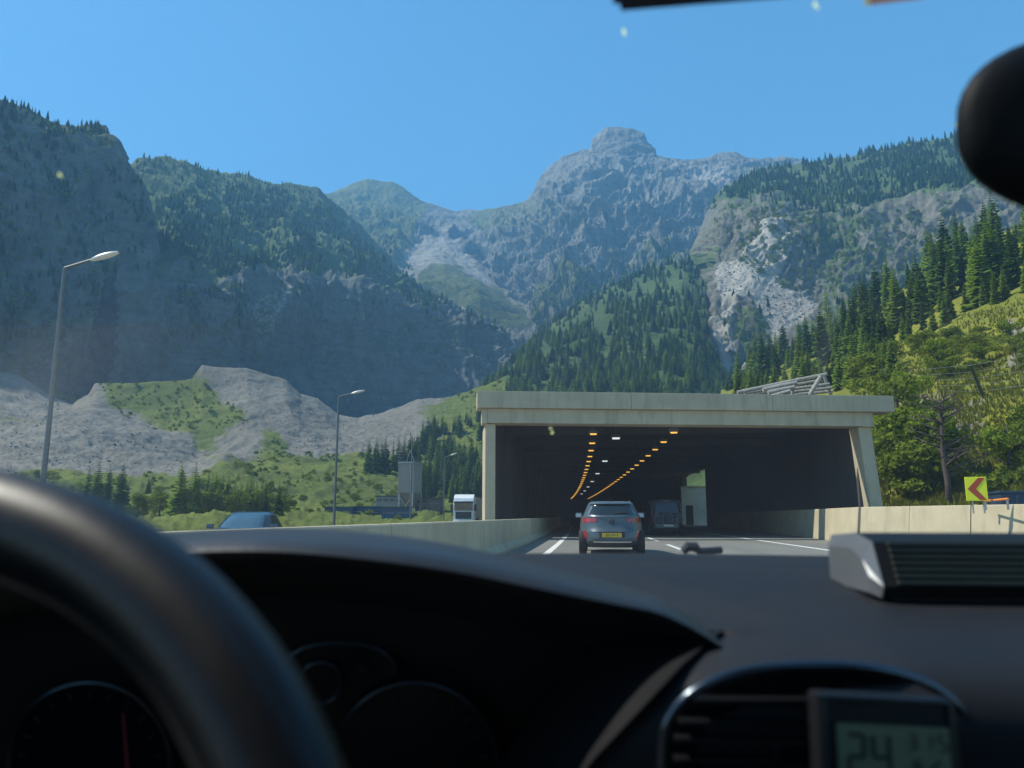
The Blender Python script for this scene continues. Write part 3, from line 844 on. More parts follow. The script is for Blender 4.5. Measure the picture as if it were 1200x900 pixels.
# the rest: the largest stand alone, the others are one forest
def app(s): return s[3] / math.hypot(s[0], s[1])
SITES.sort(key=app, reverse=True)
vis = []; rest = []
for s in SITES:
    X, Y_, D_ = project((s[0], s[1], s[2] + s[3] * 0.7))
    hidden = (555 < X < 1050 and Y_ > 455)
    if len(vis) < max(0, 292 - N_CONIFER) and 5 < X < 1130 and not hidden: vis.append(s)
    elif len(vis) >= 1 or True: rest.append(s)
for s in vis:
    kind = s[4]
    plant('spruce_tree' if kind == 's' else 'larch_tree', s[:3], s[3], random.choice(SPRUCE if kind == 's' else LARCH), TRUNK,
          ('light green larch' if kind == 'l' else 'dark green spruce') + ' in the forest on the far hillsides behind the gallery roof', 'tree', 'conifers of the far hillside forest') if math.hypot(s[0], s[1]) > 330 else plant('spruce_tree' if kind == 's' else 'larch_tree', s[:3], s[3], random.choice(SPRUCE if kind == 's' else LARCH), TRUNK,
          ('light green larch' if kind == 'l' else 'dark green spruce') + ' filling gaps between the rows on the wooded bank beside the gallery', 'tree', 'conifers scattered on the wooded bank')

def forest(name, sites, crowns, label):
    """one mesh of points; each carries a copy of a crown that stands in the scene"""
    me = bpy.data.meshes.new(name)
    n = len(sites)
    me.vertices.add(n)
    me.vertices.foreach_set('co', np.array([s[:3] for s in sites], np.float32).ravel())
    a = me.attributes.new('tree_height', 'FLOAT', 'POINT'); a.data.foreach_set('value', np.array([s[3] for s in sites], np.float32))
    hv = np.array([s[3] for s in sites], np.float32)
    a = me.attributes.new('tree_width', 'FLOAT', 'POINT'); a.data.foreach_set('value', hv * RNG.uniform(0.7, 1.45, n).astype(np.float32))
    a = me.attributes.new('tree_turn', 'FLOAT', 'POINT'); a.data.foreach_set('value', RNG.uniform(0, 6.28, n).astype(np.float32))
    a = me.attributes.new('tree_kind', 'INT', 'POINT'); a.data.foreach_set('value', RNG.integers(0, len(crowns), n).astype(np.int32))
    o = link(name, me)
    tag(o, label, 'forest', kind='stuff')
    ng = bpy.data.node_groups.new(name, 'GeometryNodeTree')
    ng.interface.new_socket('Geometry', in_out='INPUT', socket_type='NodeSocketGeometry')
    ng.interface.new_socket('Geometry', in_out='OUTPUT', socket_type='NodeSocketGeometry')
    gi = ng.nodes.new('NodeGroupInput'); go = ng.nodes.new('NodeGroupOutput')
    join = ng.nodes.new('GeometryNodeJoinGeometry')
    def attr(nm, typ='FLOAT'):
        q = ng.nodes.new('GeometryNodeInputNamedAttribute'); q.data_type = typ; q.inputs[0].default_value = nm
        return [s for s in q.outputs if s.enabled][0]
    ah, at_, ak = attr('tree_height'), attr('tree_turn'), attr('tree_kind', 'INT')
    comb = ng.nodes.new('ShaderNodeCombineXYZ'); ng.links.new(at_, comb.inputs[2])
    sc = ng.nodes.new('ShaderNodeCombineXYZ')
    aw = attr('tree_width')
    for i in range(2): ng.links.new(aw, sc.inputs[i])
    ng.links.new(ah, sc.inputs[2])
    m2p = ng.nodes.new('GeometryNodeMeshToPoints'); ng.links.new(gi.outputs[0], m2p.inputs[0])
    for i, c in enumerate(crowns):
        oi = ng.nodes.new('GeometryNodeObjectInfo'); oi.inputs['Object'].default_value = c; oi.transform_space = 'ORIGINAL'
        oi.inputs['As Instance'].default_value = True
        cmp_ = ng.nodes.new('FunctionNodeCompare'); cmp_.data_type = 'INT'; cmp_.operation = 'EQUAL'
        si = [s for s in cmp_.inputs if s.enabled]
        ng.links.new(ak, si[0]); si[1].default_value = i
        inst = ng.nodes.new('GeometryNodeInstanceOnPoints')
        ng.links.new(m2p.outputs[0], inst.inputs['Points']); ng.links.new(cmp_.outputs[0], inst.inputs['Selection'])
        ng.links.new(oi.outputs['Geometry'], inst.inputs['Instance'])
        ng.links.new(comb.outputs[0], inst.inputs['Rotation']); ng.links.new(sc.outputs[0], inst.inputs['Scale'])
        ng.links.new(inst.outputs[0], join.inputs[0])
    ng.links.new(join.outputs[0], go.inputs[0])
    md = o.modifiers.new('scatter', 'NODES'); md.node_group = ng
    return o

def first_with(meshes):
    res = []
    for me in meshes:
        for o in bpy.data.objects:
            if o.type == 'MESH' and o.data == me: res.append(o); break
    return res
forest('spruce_forest', [s for s in rest if s[4] == 's'], first_with(SPRUCE), 'dark spruce forest covering the mountain slopes and ridges')
forest('larch_forest', [s for s in rest if s[4] == 'l'], first_with(LARCH), 'lighter green larches scattered through the mountain forest')

# ------------------------------------------------------------------ shrubs and broadleaf trees
def bush(S, x, yb, yt, meshes, label, group=None, name='shrub', wide=1.0, cat='shrub', tr=None):
    p = ground_at(S, x, yb); h = max(0.5, px_height(S, x, yb, yt))
    return plant(name, (p[0], p[1], p[2] - 0.1), h, random.choice(meshes), tr or LIMBS, label, cat, group, wide=wide)
bush(bank, 1030, 482, 412, SHRUBP, 'bright yellow-green broadleaf tree beside the timber rack, behind the gallery corner', None, 'broadleaf_tree', 1.15, 'tree')
bush(bank, 1056, 540, 440, SHRUBP, 'light green broadleaf tree pressed against the gallery corner', None, 'broadleaf_tree', 0.9, 'tree')
bush(bank, 1072, 500, 432, SHRUB, 'mid green broadleaf tree behind the bare tree on the bank', None, 'broadleaf_tree', 1.0, 'tree')
for k in range(11):
    x = rg.uniform(1046, 1100); yb = rg.uniform(560, 585)
    bush(bank, x, yb, yb - rg.uniform(50, 100), SHRUB, 'dense green shrub crowding the gallery pier under the bare tree', 'shrubs crowding the gallery pier', wide=1.2)
for k in range(8):
    x = rg.uniform(1168, 1240); yb = rg.uniform(545, 575)
    bush(bank, x, yb, yb - rg.uniform(40, 95), SHRUB, 'dark green shrub on the meadow slope above the navy container', 'shrubs above the navy container', wide=1.1)
for k in range(16):
    x = rg.uniform(1090, 1230); yb = rg.uniform(395, 470)
    bush(bank, x, yb, yb - rg.uniform(10, 26), SHRUBP + SHRUB[:1], 'small bush scattered over the sunny meadow below the wood', 'small bushes on the sunny meadow', wide=1.6)
for k in range(12):
    x = rg.uniform(1000, 1120); yb = rg.uniform(395, 440)
    bush(bank, x, yb, yb - rg.uniform(14, 34), SHRUBP + SHRUB, 'leafy bush at the foot of the conifers above the gallery roof', 'bushes at the foot of the conifers', wide=1.4)
BARE = limbs_mesh('bare_limbs', 8, M_bark, True)
bp_ = ground_at(bank, 1112, 590)
bt = empty('bare_tree', (bp_[0], bp_[1], bp_[2] - 0.2), 0.6, 'dead bare tree with spreading twigs beside the chevron sign', 'tree')
hb = px_height(bank, 1112, 590, 448); bt.scale = (hb * 0.8, hb * 0.8, hb)
link('trunk', BARE, bt)
# along the opposite carriageway
for k in range(16):
    x = rg.uniform(150, 345); yb = rg.uniform(606, 613)
    bush(valley, x, yb, yb - rg.uniform(12, 42), SHRUB + SHRUBP[:1], 'leafy shrub in the verge beyond the opposite carriageway, below the larches', 'verge shrubs below the larches', wide=1.1)
for k in range(22):
    x = rg.uniform(335, 470); yb = rg.uniform(603, 611)
    bush(valley, x, yb, yb - rg.uniform(4, 11), SHRUB + SHRUBP, 'low leafy shrub in the verge before the concrete plant', 'verge shrubs before the concrete plant', wide=1.3)
for k in range(12):
    x = rg.uniform(478, 560); yb = rg.uniform(602, 610)
    bush(valley, x, yb, yb - rg.uniform(4, 10), SHRUB, 'green shrub beside the oncoming lorry', 'shrubs beside the lorry', wide=1.2)

USITES = []
def sow_under(S, polys, n, h0, h1, pale, seed, scale=18.0):
    k0 = len(SITES)
    sow(S, polys, n, h0, h1, scale, pale, 0.0, seed)
    USITES.extend(SITES[k0:]); del SITES[k0:]
sow_under(valley, [[(262, 540), (350, 535), (430, 540), (480, 540), (575, 490), (592, 600), (-420, 608), (-420, 560), (230, 562)]], 1000, 0.8, 2.9, 0.5, 31)
sow_under(valley, [[(108, 448), (228, 445), (290, 480), (285, 505), (190, 505), (125, 478)], [(530, 465), (592, 440), (592, 520), (530, 520)], [(300, 500), (345, 540), (300, 545)]], 600, 0.7, 2.4, 0.5, 32)
sow_under(bank, [[(1020, 445), (1300, 330), (1300, 590), (1040, 590)]], 620, 0.25, 0.9, 0.7, 33)
sow_under(right_ridge, [[(880, 330), (830, 240), (1000, 262), (1130, 240), (1130, 330), (960, 340)], [(840, 370), (900, 370), (900, 430), (850, 430)]], 1000, 2.0, 5.5, 0.25, 34)
sow_under(wall, [[(180, 340), (460, 345), (600, 400), (560, 430), (300, 420), (180, 430)]], 700, 2.0, 5.0, 0.25, 35)
sow_under(buttress, [[(-100, 150), (130, 170), (175, 300), (180, 440), (-100, 440)]], 700, 2.0, 5.0, 0.25, 36)
sow_under(main_peak, [[(620, 300), (850, 260), (850, 330), (640, 380)]], 300, 3.0, 7.0, 0.2, 37)
forest('undergrowth', [s for s in USITES if s[4] == 's'], first_with(SHRUB), 'low green undergrowth spread over the valley floor and ledges')
forest('undergrowth', [s for s in USITES if s[4] == 'l'], first_with(SHRUBP), 'pale yellow-green bushes dotted over banks and meadow')
# grass of the meadow and the verge: blades in one sheet
def turf(name, S, polys, n, h0, h1, mat, label, seed):
    rgn = np.random.default_rng(seed)
    w = np.zeros(len(S['px']), bool)
    for pl in polys: w |= in_poly(S['jx'], S['jy'], pl)
    ids = np.flatnonzero(w & S['front']); pick = rgn.choice(ids, n)
    nx_ = S['shape'][1]
    nb = S['V'][np.minimum(pick + nx_, len(S['V']) - 1)]; nr = S['V'][np.minimum(pick + 1, len(S['V']) - 1)]
    a = rgn.random((n, 1)); b = rgn.random((n, 1))
    p = S['V'][pick] + (nb - S['V'][pick]) * a + (nr - S['V'][pick]) * b
    h = rgn.uniform(h0, h1, n); V = []; F = []
    th = rgn.uniform(0, 6.28, (n, 3)); ln = rgn.uniform(0.2, 0.6, (n, 3))
    for i in range(n):
        for k in range(3):
            c, s_ = math.cos(th[i, k]), math.sin(th[i, k]); j = len(V); x, y, z = p[i]; hh = h[i]; w_ = hh * 0.16
            V += [(x - s_ * w_, y + c * w_, z - 0.05), (x + s_ * w_, y - c * w_, z - 0.05), (x + c * hh * ln[i, k], y + s_ * hh * ln[i, k], z + hh)]
            F.append((j, j + 1, j + 2))
    o = link(name, mesh_data(name, V, F, mat)); tag(o, label, 'grass', kind='stuff')
M_grassb = leaf_mat('meadow_grass', (0.09, 0.11, 0.02), (0.22, 0.22, 0.04), 0.3)
turf('grass', bank, [[(1000, 450), (1060, 400), (1300, 320), (1300, 600), (1030, 600)]], 16000, 0.2, 0.55, M_grassb, 'long yellow-green grass of the sunny meadow bank', 41)

# loose boulders on the heaps and in the rock slide
def rocks(name, S, polys, n, r0, r1, mat, label, seed):
    rgn = np.random.default_rng(seed)
    w = np.zeros(len(S['px']), bool)
    for pl in polys: w |= in_poly(S['jx'], S['jy'], pl)
    ids = np.flatnonzero(w & S['front']); pick = rgn.choice(ids, min(n, len(ids)), replace=False)
    ph = (1 + 5 ** 0.5) / 2
    ico = np.array([(-1, ph, 0), (1, ph, 0), (-1, -ph, 0), (1, -ph, 0), (0, -1, ph), (0, 1, ph), (0, -1, -ph), (0, 1, -ph), (ph, 0, -1), (ph, 0, 1), (-ph, 0, -1), (-ph, 0, 1)], float) / 1.9
    fc = np.array([(0, 11, 5), (0, 5, 1), (0, 1, 7), (0, 7, 10), (0, 10, 11), (1, 5, 9), (5, 11, 4), (11, 10, 2), (10, 7, 6), (7, 1, 8), (3, 9, 4), (3, 4, 2), (3, 2, 6), (3, 6, 8), (3, 8, 9), (4, 9, 5), (2, 4, 11), (6, 2, 10), (8, 6, 7), (9, 8, 1)])
    V = []; F = []
    for k, i in enumerate(pick):
        r = r0 + (r1 - r0) * rgn.random() ** 3
        v = ico * (1 + rgn.normal(0, 0.18, (12, 1))) * r * rgn.uniform(0.7, 1.2, 3)
        V.append(v + S['V'][i] + np.array([0, 0, r * 0.25])); F.append(fc + 12 * k)
    o = link(name, mesh_data(name, np.concatenate(V), np.concatenate(F), mat)); tag(o, label, 'boulders', kind='stuff')
M_rock = simple('loose_rock', (0.30, 0.285, 0.25), 0.95, var=0.35, scale=0.4, bump=0.4, bscale=3)
rocks('boulders', valley, [[(-100, 440), (0, 445), (90, 485), (232, 540), (200, 556), (-100, 556)], [(222, 430), (330, 445), (420, 492), (540, 465), (520, 505), (420, 535), (350, 540), (310, 480)]], 2600, 0.10, 0.5, M_rock, 'loose grey boulders strewn over the gravel heaps', 51)
rocks('boulders', right_ridge, [[(838, 308), (880, 305), (962, 352), (910, 400), (880, 352), (840, 350), (828, 400), (862, 450), (850, 454), (838, 415), (842, 345)]], 800, 0.3, 1.3, M_rock, 'pale fallen blocks of the rock slide above the gallery', 52)
# ------------------------------------------------------------------ ground, carriageways, markings
M_soil = terrain_mat('valley_soil', (0.20, 0.18, 0.13), (0.10, 0.09, 0.06), (0.3, 0.28, 0.24), (0.10, 0.14, 0.04), (0.05, 0.08, 0.02), fine=0.1, bdist=0.3)

def asphalt_mat():
    m, nt, out = newmat('asphalt')
    p = nt.nodes.new('ShaderNodeBsdfPrincipled'); p.inputs['Roughness'].default_value = 0.9
    n1 = noise_n(nt, 0.6, 5, 0.6, stretch=(1.0, 0.12, 1)); n2 = noise_n(nt, 45, 3, 0.7)
    c = ramp(nt, math_n(nt, 'ADD', math_n(nt, 'MULTIPLY', n1.outputs[0], 0.6), math_n(nt, 'MULTIPLY', n2.outputs[0], 0.4)), [(0.35, (0.14, 0.135, 0.115)), (0.65, (0.22, 0.21, 0.175))])
    nt.links.new(c.outputs[0], p.inputs['Base Color'])
    b = nt.nodes.new('ShaderNodeBump'); b.inputs['Strength'].default_value = 0.3; b.inputs['Distance'].default_value = 0.01
    nt.links.new(n2.outputs[0], b.inputs['Height']); nt.links.new(b.outputs[0], p.inputs['Normal'])
    nt.links.new(p.outputs[0], out.inputs[0])
    return m
M_asphalt = asphalt_mat()

def concrete_mat(name, base, stain=0.5, streak=True):
    """board-marked concrete: broad clouds, fine pores and rain streaks"""
    m, nt, out = newmat(name)
    p = nt.nodes.new('ShaderNodeBsdfPrincipled'); p.inputs['Roughness'].default_value = 0.88
    n1 = noise_n(nt, 0.7, 6, 0.65); n2 = noise_n(nt, 18, 4, 0.7)
    n3 = noise_n(nt, 3.0, 5, 0.65, stretch=(1, 1, 0.10))
    c1 = ramp(nt, n1.outputs[0], [(0.3, tuple(x * 0.78 for x in base)), (0.7, base)]).outputs[0]
    c2 = mixc(nt, ramp(nt, n3.outputs[0], [(0.50, 0.0), (0.72, stain if streak else 0.0)]).outputs[0], c1, tuple(x * 0.45 for x in base))
    c3 = mixc(nt, ramp(nt, n2.outputs[0], [(0.60, 0.0), (0.75, 0.5)]).outputs[0], c2, tuple(x * 0.55 for x in base))
    nt.links.new(c3, p.inputs['Base Color'])
    b = nt.nodes.new('ShaderNodeBump'); b.inputs['Strength'].default_value = 0.35; b.inputs['Distance'].default_value = 0.02
    nt.links.new(math_n(nt, 'ADD', n2.outputs[0], n1.outputs[0]), b.inputs['Height']); nt.links.new(b.outputs[0], p.inputs['Normal'])
    nt.links.new(p.outputs[0], out.inputs[0])
    return m
M_conc = concrete_mat('weathered_concrete', (0.57, 0.48, 0.32), 0.55)
M_barr = concrete_mat('barrier_concrete', (0.55, 0.47, 0.31), 0.4)
M_inner = concrete_mat('shade_toned_concrete', (0.075, 0.072, 0.066), 0.5)  # gallery interior's shade put into a darker concrete colour
M_line = simple('road_paint', (0.72, 0.70, 0.64), 0.7, var=0.12, scale=6)

def xoff(Y):
    """sideways drift of the road axis: straight, then a long left-hand bend"""
    Y = np.asarray(Y, float)
    a = np.clip(Y - 20, 0, 40); b = np.clip(Y - 60, 0, None)
    s1 = -0.0255 / 40 * a * a / 2
    return s1 - 0.0255 * b - 0.000232 * b * b / 2

def strip(l0, l1, ys, z):
    ys = np.asarray(ys, float)
    o = xoff(ys)
    P = np.stack([np.stack([o + l0, ys, np.full_like(ys, z)], 1), np.stack([o + l1, ys, np.full_like(ys, z)], 1)], 0)
    return P

YS = np.concatenate([np.arange(-30, 20, 5.0), np.arange(20, 300, 4.0)])
gm = MB().grid(np.array([[(x, y, -1.4) for x in np.linspace(-5000, 5000, 9)] for y in np.linspace(-3000, 7000, 9)]))
tag(gm.build('ground', M_soil), kind='structure')

def road_slab(name, l0, l1, z, depth=1.6):
    P = strip(l0, l1, YS, z); Q = strip(l0, l1, YS, z - depth)
    mb = MB(); mb.grid(P); mb.grid(Q)
    mb.grid([P[0], Q[0]]); mb.grid([P[1], Q[1]])
    tag(mb.build(name, M_asphalt), kind='structure')
road_slab('road', -3.35, 14.6, 0.0)
road_slab('road', -20.5, -4.9, -0.30, 1.2)

def line_paint(l, w, y0, y1, z=0.004, name='road_marking'):
    ys = np.linspace(y0, y1, max(2, int((y1 - y0) / 4) + 2))
    tag(MB().grid(strip(l - w / 2, l + w / 2, ys, z)).build(name, M_line), kind='structure')
line_paint(-1.34, 0.20, -10, 250)
line_paint(7.15, 0.20, -10, 250)
for k in range(-1, 12):
    line_paint(2.70, 0.16, 21.6 + 18 * k - 6.0, 21.6 + 18 * k)
line_paint(2.70, 0.16, 24.2, 29.5)
for l in (-8.6, -12.3): line_paint(l, 0.15, 0, 200, -0.296)

# ------------------------------------------------------------------ concrete barriers, cast in segments
def barrier(name, path, h, label, flip=1, z0=0.0, base=0.56, top=0.24, gap=0.015):
    """path: points along the traffic-side foot; each span is one cast segment"""
    root = empty(name, (path[0][0], path[0][1], z0), 0, label, 'barrier')
    for (a, b) in zip(path[:-1], path[1:]):
        a = Vector((a[0], a[1], 0)); b = Vector((b[0], b[1], 0)); t = (b - a).normalized(); n = Vector((t.y, -t.x, 0)) * flip
        prof = [(0, -0.6), (0, 0.08), (0.15 * base / 0.56, 0.26), (base / 2 - top / 2, h - 0.02), (base / 2 - top / 2 + 0.02, h), (base / 2 + top / 2 - 0.02, h), (base / 2 + top / 2, h - 0.02), (base, 0.08), (base, -0.6)]
        V = []
        for e in (a + t * gap, b - t * gap):
            for (o, z) in prof: V.append(e - n * o + Vector((0, 0, z)) - Vector((path[0][0], path[0][1], 0)))
        k = len(prof)
        F = [(i, i + 1, k + i + 1, k + i) for i in range(k - 1)] + [tuple(range(k)), tuple(range(k, 2 * k))]
        MB().add(V, F).build('segment', M_barr, root)
    return root
ys = np.arange(-6, 240, 7.6) + 0.9
barrier('concrete_barrier', [(float(-2.5 + xoff(y)), float(y)) for y in ys], 0.93, 'long low concrete barrier along the left road edge, shaded on its traffic side', 1)

# right barrier: leaves the gallery wall and swings away from the road
rb = [(11.9, 75.0), (11.8, 66), (11.6, 57), (11.3, 48), (11.05, 40)]
q0 = at_z(1020, 594.2, 1.36); q1 = at_z(1200, 591.0, 1.36)
rb = rb + [(float(q0[0]), float(q0[1])), (float(at_z(1078, 593.2, 1.36)[0]), float(at_z(1078, 593.2, 1.36)[1])), (float(at_z(1151, 591.9, 1.36)[0]), float(at_z(1151, 591.9, 1.36)[1])), (float(q1[0]) + 0.3, float(q1[1]) - 0.6), (17.5, 17), (20, 11), (22, 5)]
barrier('concrete_barrier', rb, 1.36, 'tall sunlit concrete barrier curving away from the gallery mouth', -1)

# ------------------------------------------------------------------ the gallery (open-mouthed road tunnel)
pL = at_z(559, 477.5, 5.89); pR = at_z(1049, 482.7, 5.89)
gdir = Vector((pR[0] - pL[0], pR[1] - pL[1], 0)); GW = gdir.length; gdir.normalize()
grz = math.atan2(gdir.y, gdir.x)
gal = empty('tunnel_gallery', (pL[0], pL[1], 0), grz, 'broad concrete avalanche gallery with flat roof and dark mouth over the road', 'tunnel')
def s_at(px):
    """distance along the portal front for a photo column"""
    d = ray(px, 540.0); n = Vector((-gdir.y, gdir.x, 0))
    t = (Vector((pL[0], pL[1], 0)) - Vector((0, 0, 0))).dot(n) / (d[0] * n.x + d[1] * n.y)
    return (Vector((d[0] * t, d[1] * t, 0)) - Vector((pL[0], pL[1], 0))).dot(gdir)
def gbox(name, s0, s1, y0, y1, z0, z1, mat, bev=0.02):
    return MB().box(((s0 + s1) / 2, (y0 + y1) / 2, (z0 + z1) / 2), (s1 - s0, y1 - y0, z1 - z0), 0, bev).build(name, mat, gal)
# fascia in cast lengths with fine joints
s0, s1 = 0.0, GW
cuts = [0.0, GW * 0.36, GW * 0.70, GW]
for a, b in zip(cuts[:-1], cuts[1:]):
    gbox('fascia_panel', a + 0.006, b - 0.006, 0.0, 1.3, 5.89, 6.66, M_conc)
bl, br_ = s_at(564.5), s_at(1031)
gbox('portal_beam', bl + 0.27, br_ - 0.55, 0.22, 1.25, 5.22, 5.886, M_conc)
gbox('beam_end', bl, bl + 0.262, 0.24, 1.25, 5.20, 5.886, M_conc, 0.01)
gbox('beam_end', br_ - 0.542, br_, 0.24, 1.25, 5.20, 5.886, M_conc, 0.01)
pl0, pl1 = s_at(569), s_at(581)
gbox('pier', pl0, pl1, 0.40, 3.6, -1.2, 5.20, M_conc)
pr0, pr1 = s_at(1014), s_at(1029); prb0, prb1 = s_at(1025), s_at(1040)
mb = MB()
V = [(prb0, 0.4, -0.8), (prb1, 0.4, -0.8), (pr1, 0.4, 5.196), (pr0, 0.4, 5.196)]
V += [(prb0, 1.25, -0.8), (prb1, 1.25, -0.8), (pr1, 1.25, 5.196), (pr0, 1.25, 5.196)]
mb.add(V, [(0, 1, 2, 3), (7, 6, 5, 4), (0, 4, 5, 1), (1, 5, 6, 2), (2, 6, 7, 3), (3, 7, 4, 0)])
mb.build('pier', M_conc, gal)

ginv = gal.matrix_basis.inverted() if False else (Matrix.Translation((pL[0], pL[1], 0)) @ Matrix.Rotation(grz, 4, 'Z')).inverted()
def gsweep(name, prof, ys, mat, smooth=False):
    """sweep a closed L,z profile along the bend, in the gallery's own frame"""
    k = len(prof); V = []
    for y in ys:
        for (l, z) in prof: V.append(ginv @ Vector((l + float(xoff(y)), float(y), z)))
    F = []
    for i in range(len(ys) - 1):
        for j in range(k):
            F.append((i * k + j, i * k + (j + 1) % k, (i + 1) * k + (j + 1) % k, (i + 1) * k + j))
    F += [tuple(range(k)), tuple(range((len(ys) - 1) * k, len(ys) * k))]
    return MB().add(V, F).build(name, mat, gal, smooth)
ygal = np.arange(36.9, 262, 5.0)
RW = 12.35
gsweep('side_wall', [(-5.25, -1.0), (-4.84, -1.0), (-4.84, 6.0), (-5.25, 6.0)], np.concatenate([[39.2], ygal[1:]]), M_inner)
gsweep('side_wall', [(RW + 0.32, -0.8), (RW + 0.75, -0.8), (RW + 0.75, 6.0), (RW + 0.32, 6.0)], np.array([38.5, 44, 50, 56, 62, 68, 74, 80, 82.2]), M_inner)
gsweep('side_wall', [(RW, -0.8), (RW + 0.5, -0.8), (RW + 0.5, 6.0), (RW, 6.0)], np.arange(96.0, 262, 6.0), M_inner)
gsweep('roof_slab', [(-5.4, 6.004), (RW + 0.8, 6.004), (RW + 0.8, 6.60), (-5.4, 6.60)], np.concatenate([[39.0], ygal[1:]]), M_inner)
gsweep('end_light_block', [(-4.8, -0.3), (RW, -0.3), (RW, 6.0), (-4.8, 6.0)], np.array([261.0, 261.6]), M_inner)  # added across the unseen far end to keep the gallery dark
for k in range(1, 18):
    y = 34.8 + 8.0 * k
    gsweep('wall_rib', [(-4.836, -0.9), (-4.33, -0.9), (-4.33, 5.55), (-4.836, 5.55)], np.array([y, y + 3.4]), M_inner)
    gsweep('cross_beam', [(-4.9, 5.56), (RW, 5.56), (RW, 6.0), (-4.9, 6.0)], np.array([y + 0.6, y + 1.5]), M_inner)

# luminaires under the roof
M_amber = simple('sodium_lamp', (1.0, 0.6, 0.15), 0.4, emit=(1.0, 0.50, 0.08), estr=0.7)
M_whitelamp = simple('white_lamp', (0.9, 0.92, 0.95), 0.4, emit=(0.9, 0.95, 1.0), estr=0.5)
M_lamphouse = simple('lamp_housing', (0.10, 0.09, 0.07), 0.6)
def luminaire(l, y, z, mat, label, group, sx=0.34, sy=0.14, name='ceiling_lamp'):
    e = empty(name, (l + float(xoff(y)), y, z), 0, label, 'lamp', group)
    MB().box((0, 0, 0.10), (sx + 0.12, sy + 0.1, 0.16), 0, 0.02).build('housing', M_lamphouse, e)
    MB().box((0, 0, 0.0), (sx, sy, 0.10), 0, 0.04).build('diffuser', mat, e)
    MB().tube([(0, 0, 0.17), (0, 0, 6.02 - z)], 0.03, 6).build('hanger', M_lamphouse, e)
for k in range(30):
    luminaire(0.15, 39.3 + 5.0 * k, 5.16, M_amber, 'amber lamp in the ceiling row over the left edge of our lane', 'amber lamps of the left ceiling row')
for k in range(30):
    luminaire(4.15, 39.0 + 5.0 * k, 5.16, M_amber, 'amber lamp in the ceiling row over the lane divider', 'amber lamps of the right ceiling row')
for k in range(7):
    luminaire(1.45, 43.0 + 18.0 * k, 5.30, M_whitelamp, 'small white ceiling lamp between the two amber rows', 'white lamps between the amber rows', 0.42, 0.4)

# white-washed wall seen through the opening in the right side wall
M_wash = simple('whitewashed_wall', (0.62, 0.62, 0.58), 0.85, var=0.12, scale=1.2, bump=0.2, bscale=8)
M_dark = simple('dark_gap', (0.03, 0.03, 0.03), 0.9)
kx = RW + float(xoff(93.0))
kio = empty('retaining_wall', (kx, 93.0, 0), 0, 'pale wall with a dark doorway standing in the side opening of the gallery', 'wall')
MB().box((1.75, 1.2, 1.9), (4.6, 0.5, 5.0), 0, 0.03).build('wall_face', M_wash, kio)
MB().box((0.35, 0.93, 1.15), (0.85, 0.06, 2.3), 0, 0.01).build('doorway', M_dark, kio)
MB().box((1.75, 1.15, 4.48), (4.8, 0.75, 0.14), 0, 0.02).build('coping', M_conc, kio)

# ------------------------------------------------------------------ timber snow rack on the roof
M_log = simple('weathered_timber', (0.36, 0.33, 0.28), 0.85, var=0.3, scale=5, bump=0.4, bscale=20, stretch=(1, 1, 1))
DR = 52.0
def dpt(px, py, D=DR): return Vector(tuple(at_depth(px, py, D)))
rack = empty('timber_snow_rack', tuple(dpt(915, 470)), 0, 'slanting snow rack of weathered pale logs on the gallery roof', 'snow rack')
off = dpt(915, 470)
def logp(name, a, b, r, dd=0.0, r2=None):
    pa = dpt(a[0], a[1], DR + dd) - off; pb = dpt(b[0], b[1], DR + dd) - off
    m = pa.lerp(pb, 0.5) + Vector((0, 0, random.uniform(-0.03, 0.03)))
    MB().tube([pa, m, pb], [r, r * 1.05, r2 or r * 0.9], 8).build(name, M_log, rack, True)
logp('log', (864, 460), (969, 438.5), 0.13)
logp('log', (894, 457), (934, 448.5), 0.15, -0.8)
logp('log', (900, 460), (931, 453.5), 0.14, -1.6)
logp('log', (905, 464), (926, 458), 0.12, -2.2)
logp('log', (872, 461), (960, 446), 0.11, 1.2)
logp('log', (880, 462), (972, 450), 0.11, 1.8)
logp('log', (900, 463), (975, 454.5), 0.11, 2.4)
logp('log', (910, 464), (976, 458.5), 0.11, 3.0)
logp('post', (948.5, 463), (962, 441), 0.14, -0.4)
logp('post', (974, 464), (966, 441), 0.12, 2.6)
logp('post', (928, 466), (930, 448), 0.10, 2.0)

# ------------------------------------------------------------------ rockfall fence on the bank
M_steel = simple('galvanised_steel', (0.34, 0.35, 0.35), 0.45, 0.7, var=0.2, scale=6)
M_darksteel = simple('painted_steel', (0.07, 0.085, 0.07), 0.5, 0.4, var=0.2, scale=6)
fp0 = Vector(tuple(ground_at(bank, 1157, 470)))
R0 = math.hypot(fp0.x, fp0.y)
fence = empty('rockfall_fence', tuple(fp0), 0, 'leaning dark steel post and wire net of a rockfall fence on the meadow', 'fence')
ftop = Vector(tuple(at_range(1137, 428, R0 - 2.2)))
MB().tube([Vector((0, 0, -0.4)), ftop - fp0], 0.13, 6).build('post', M_darksteel, fence)
g2 = Vector(tuple(ground_at(bank, 1330, 440))); t2 = g2 + (ftop - fp0)
MB().tube([g2 - fp0 - Vector((0, 0, 0.4)), t2 - fp0], 0.13, 6).build('post', M_darksteel, fence)
g3 = Vector(tuple(ground_at(bank, 1046, 460))); t3 = g3 + (ftop - fp0)
MB().tube([g3 - fp0 - Vector((0, 0, 0.4)), t3 - fp0], 0.13, 6).build('post', M_darksteel, fence)
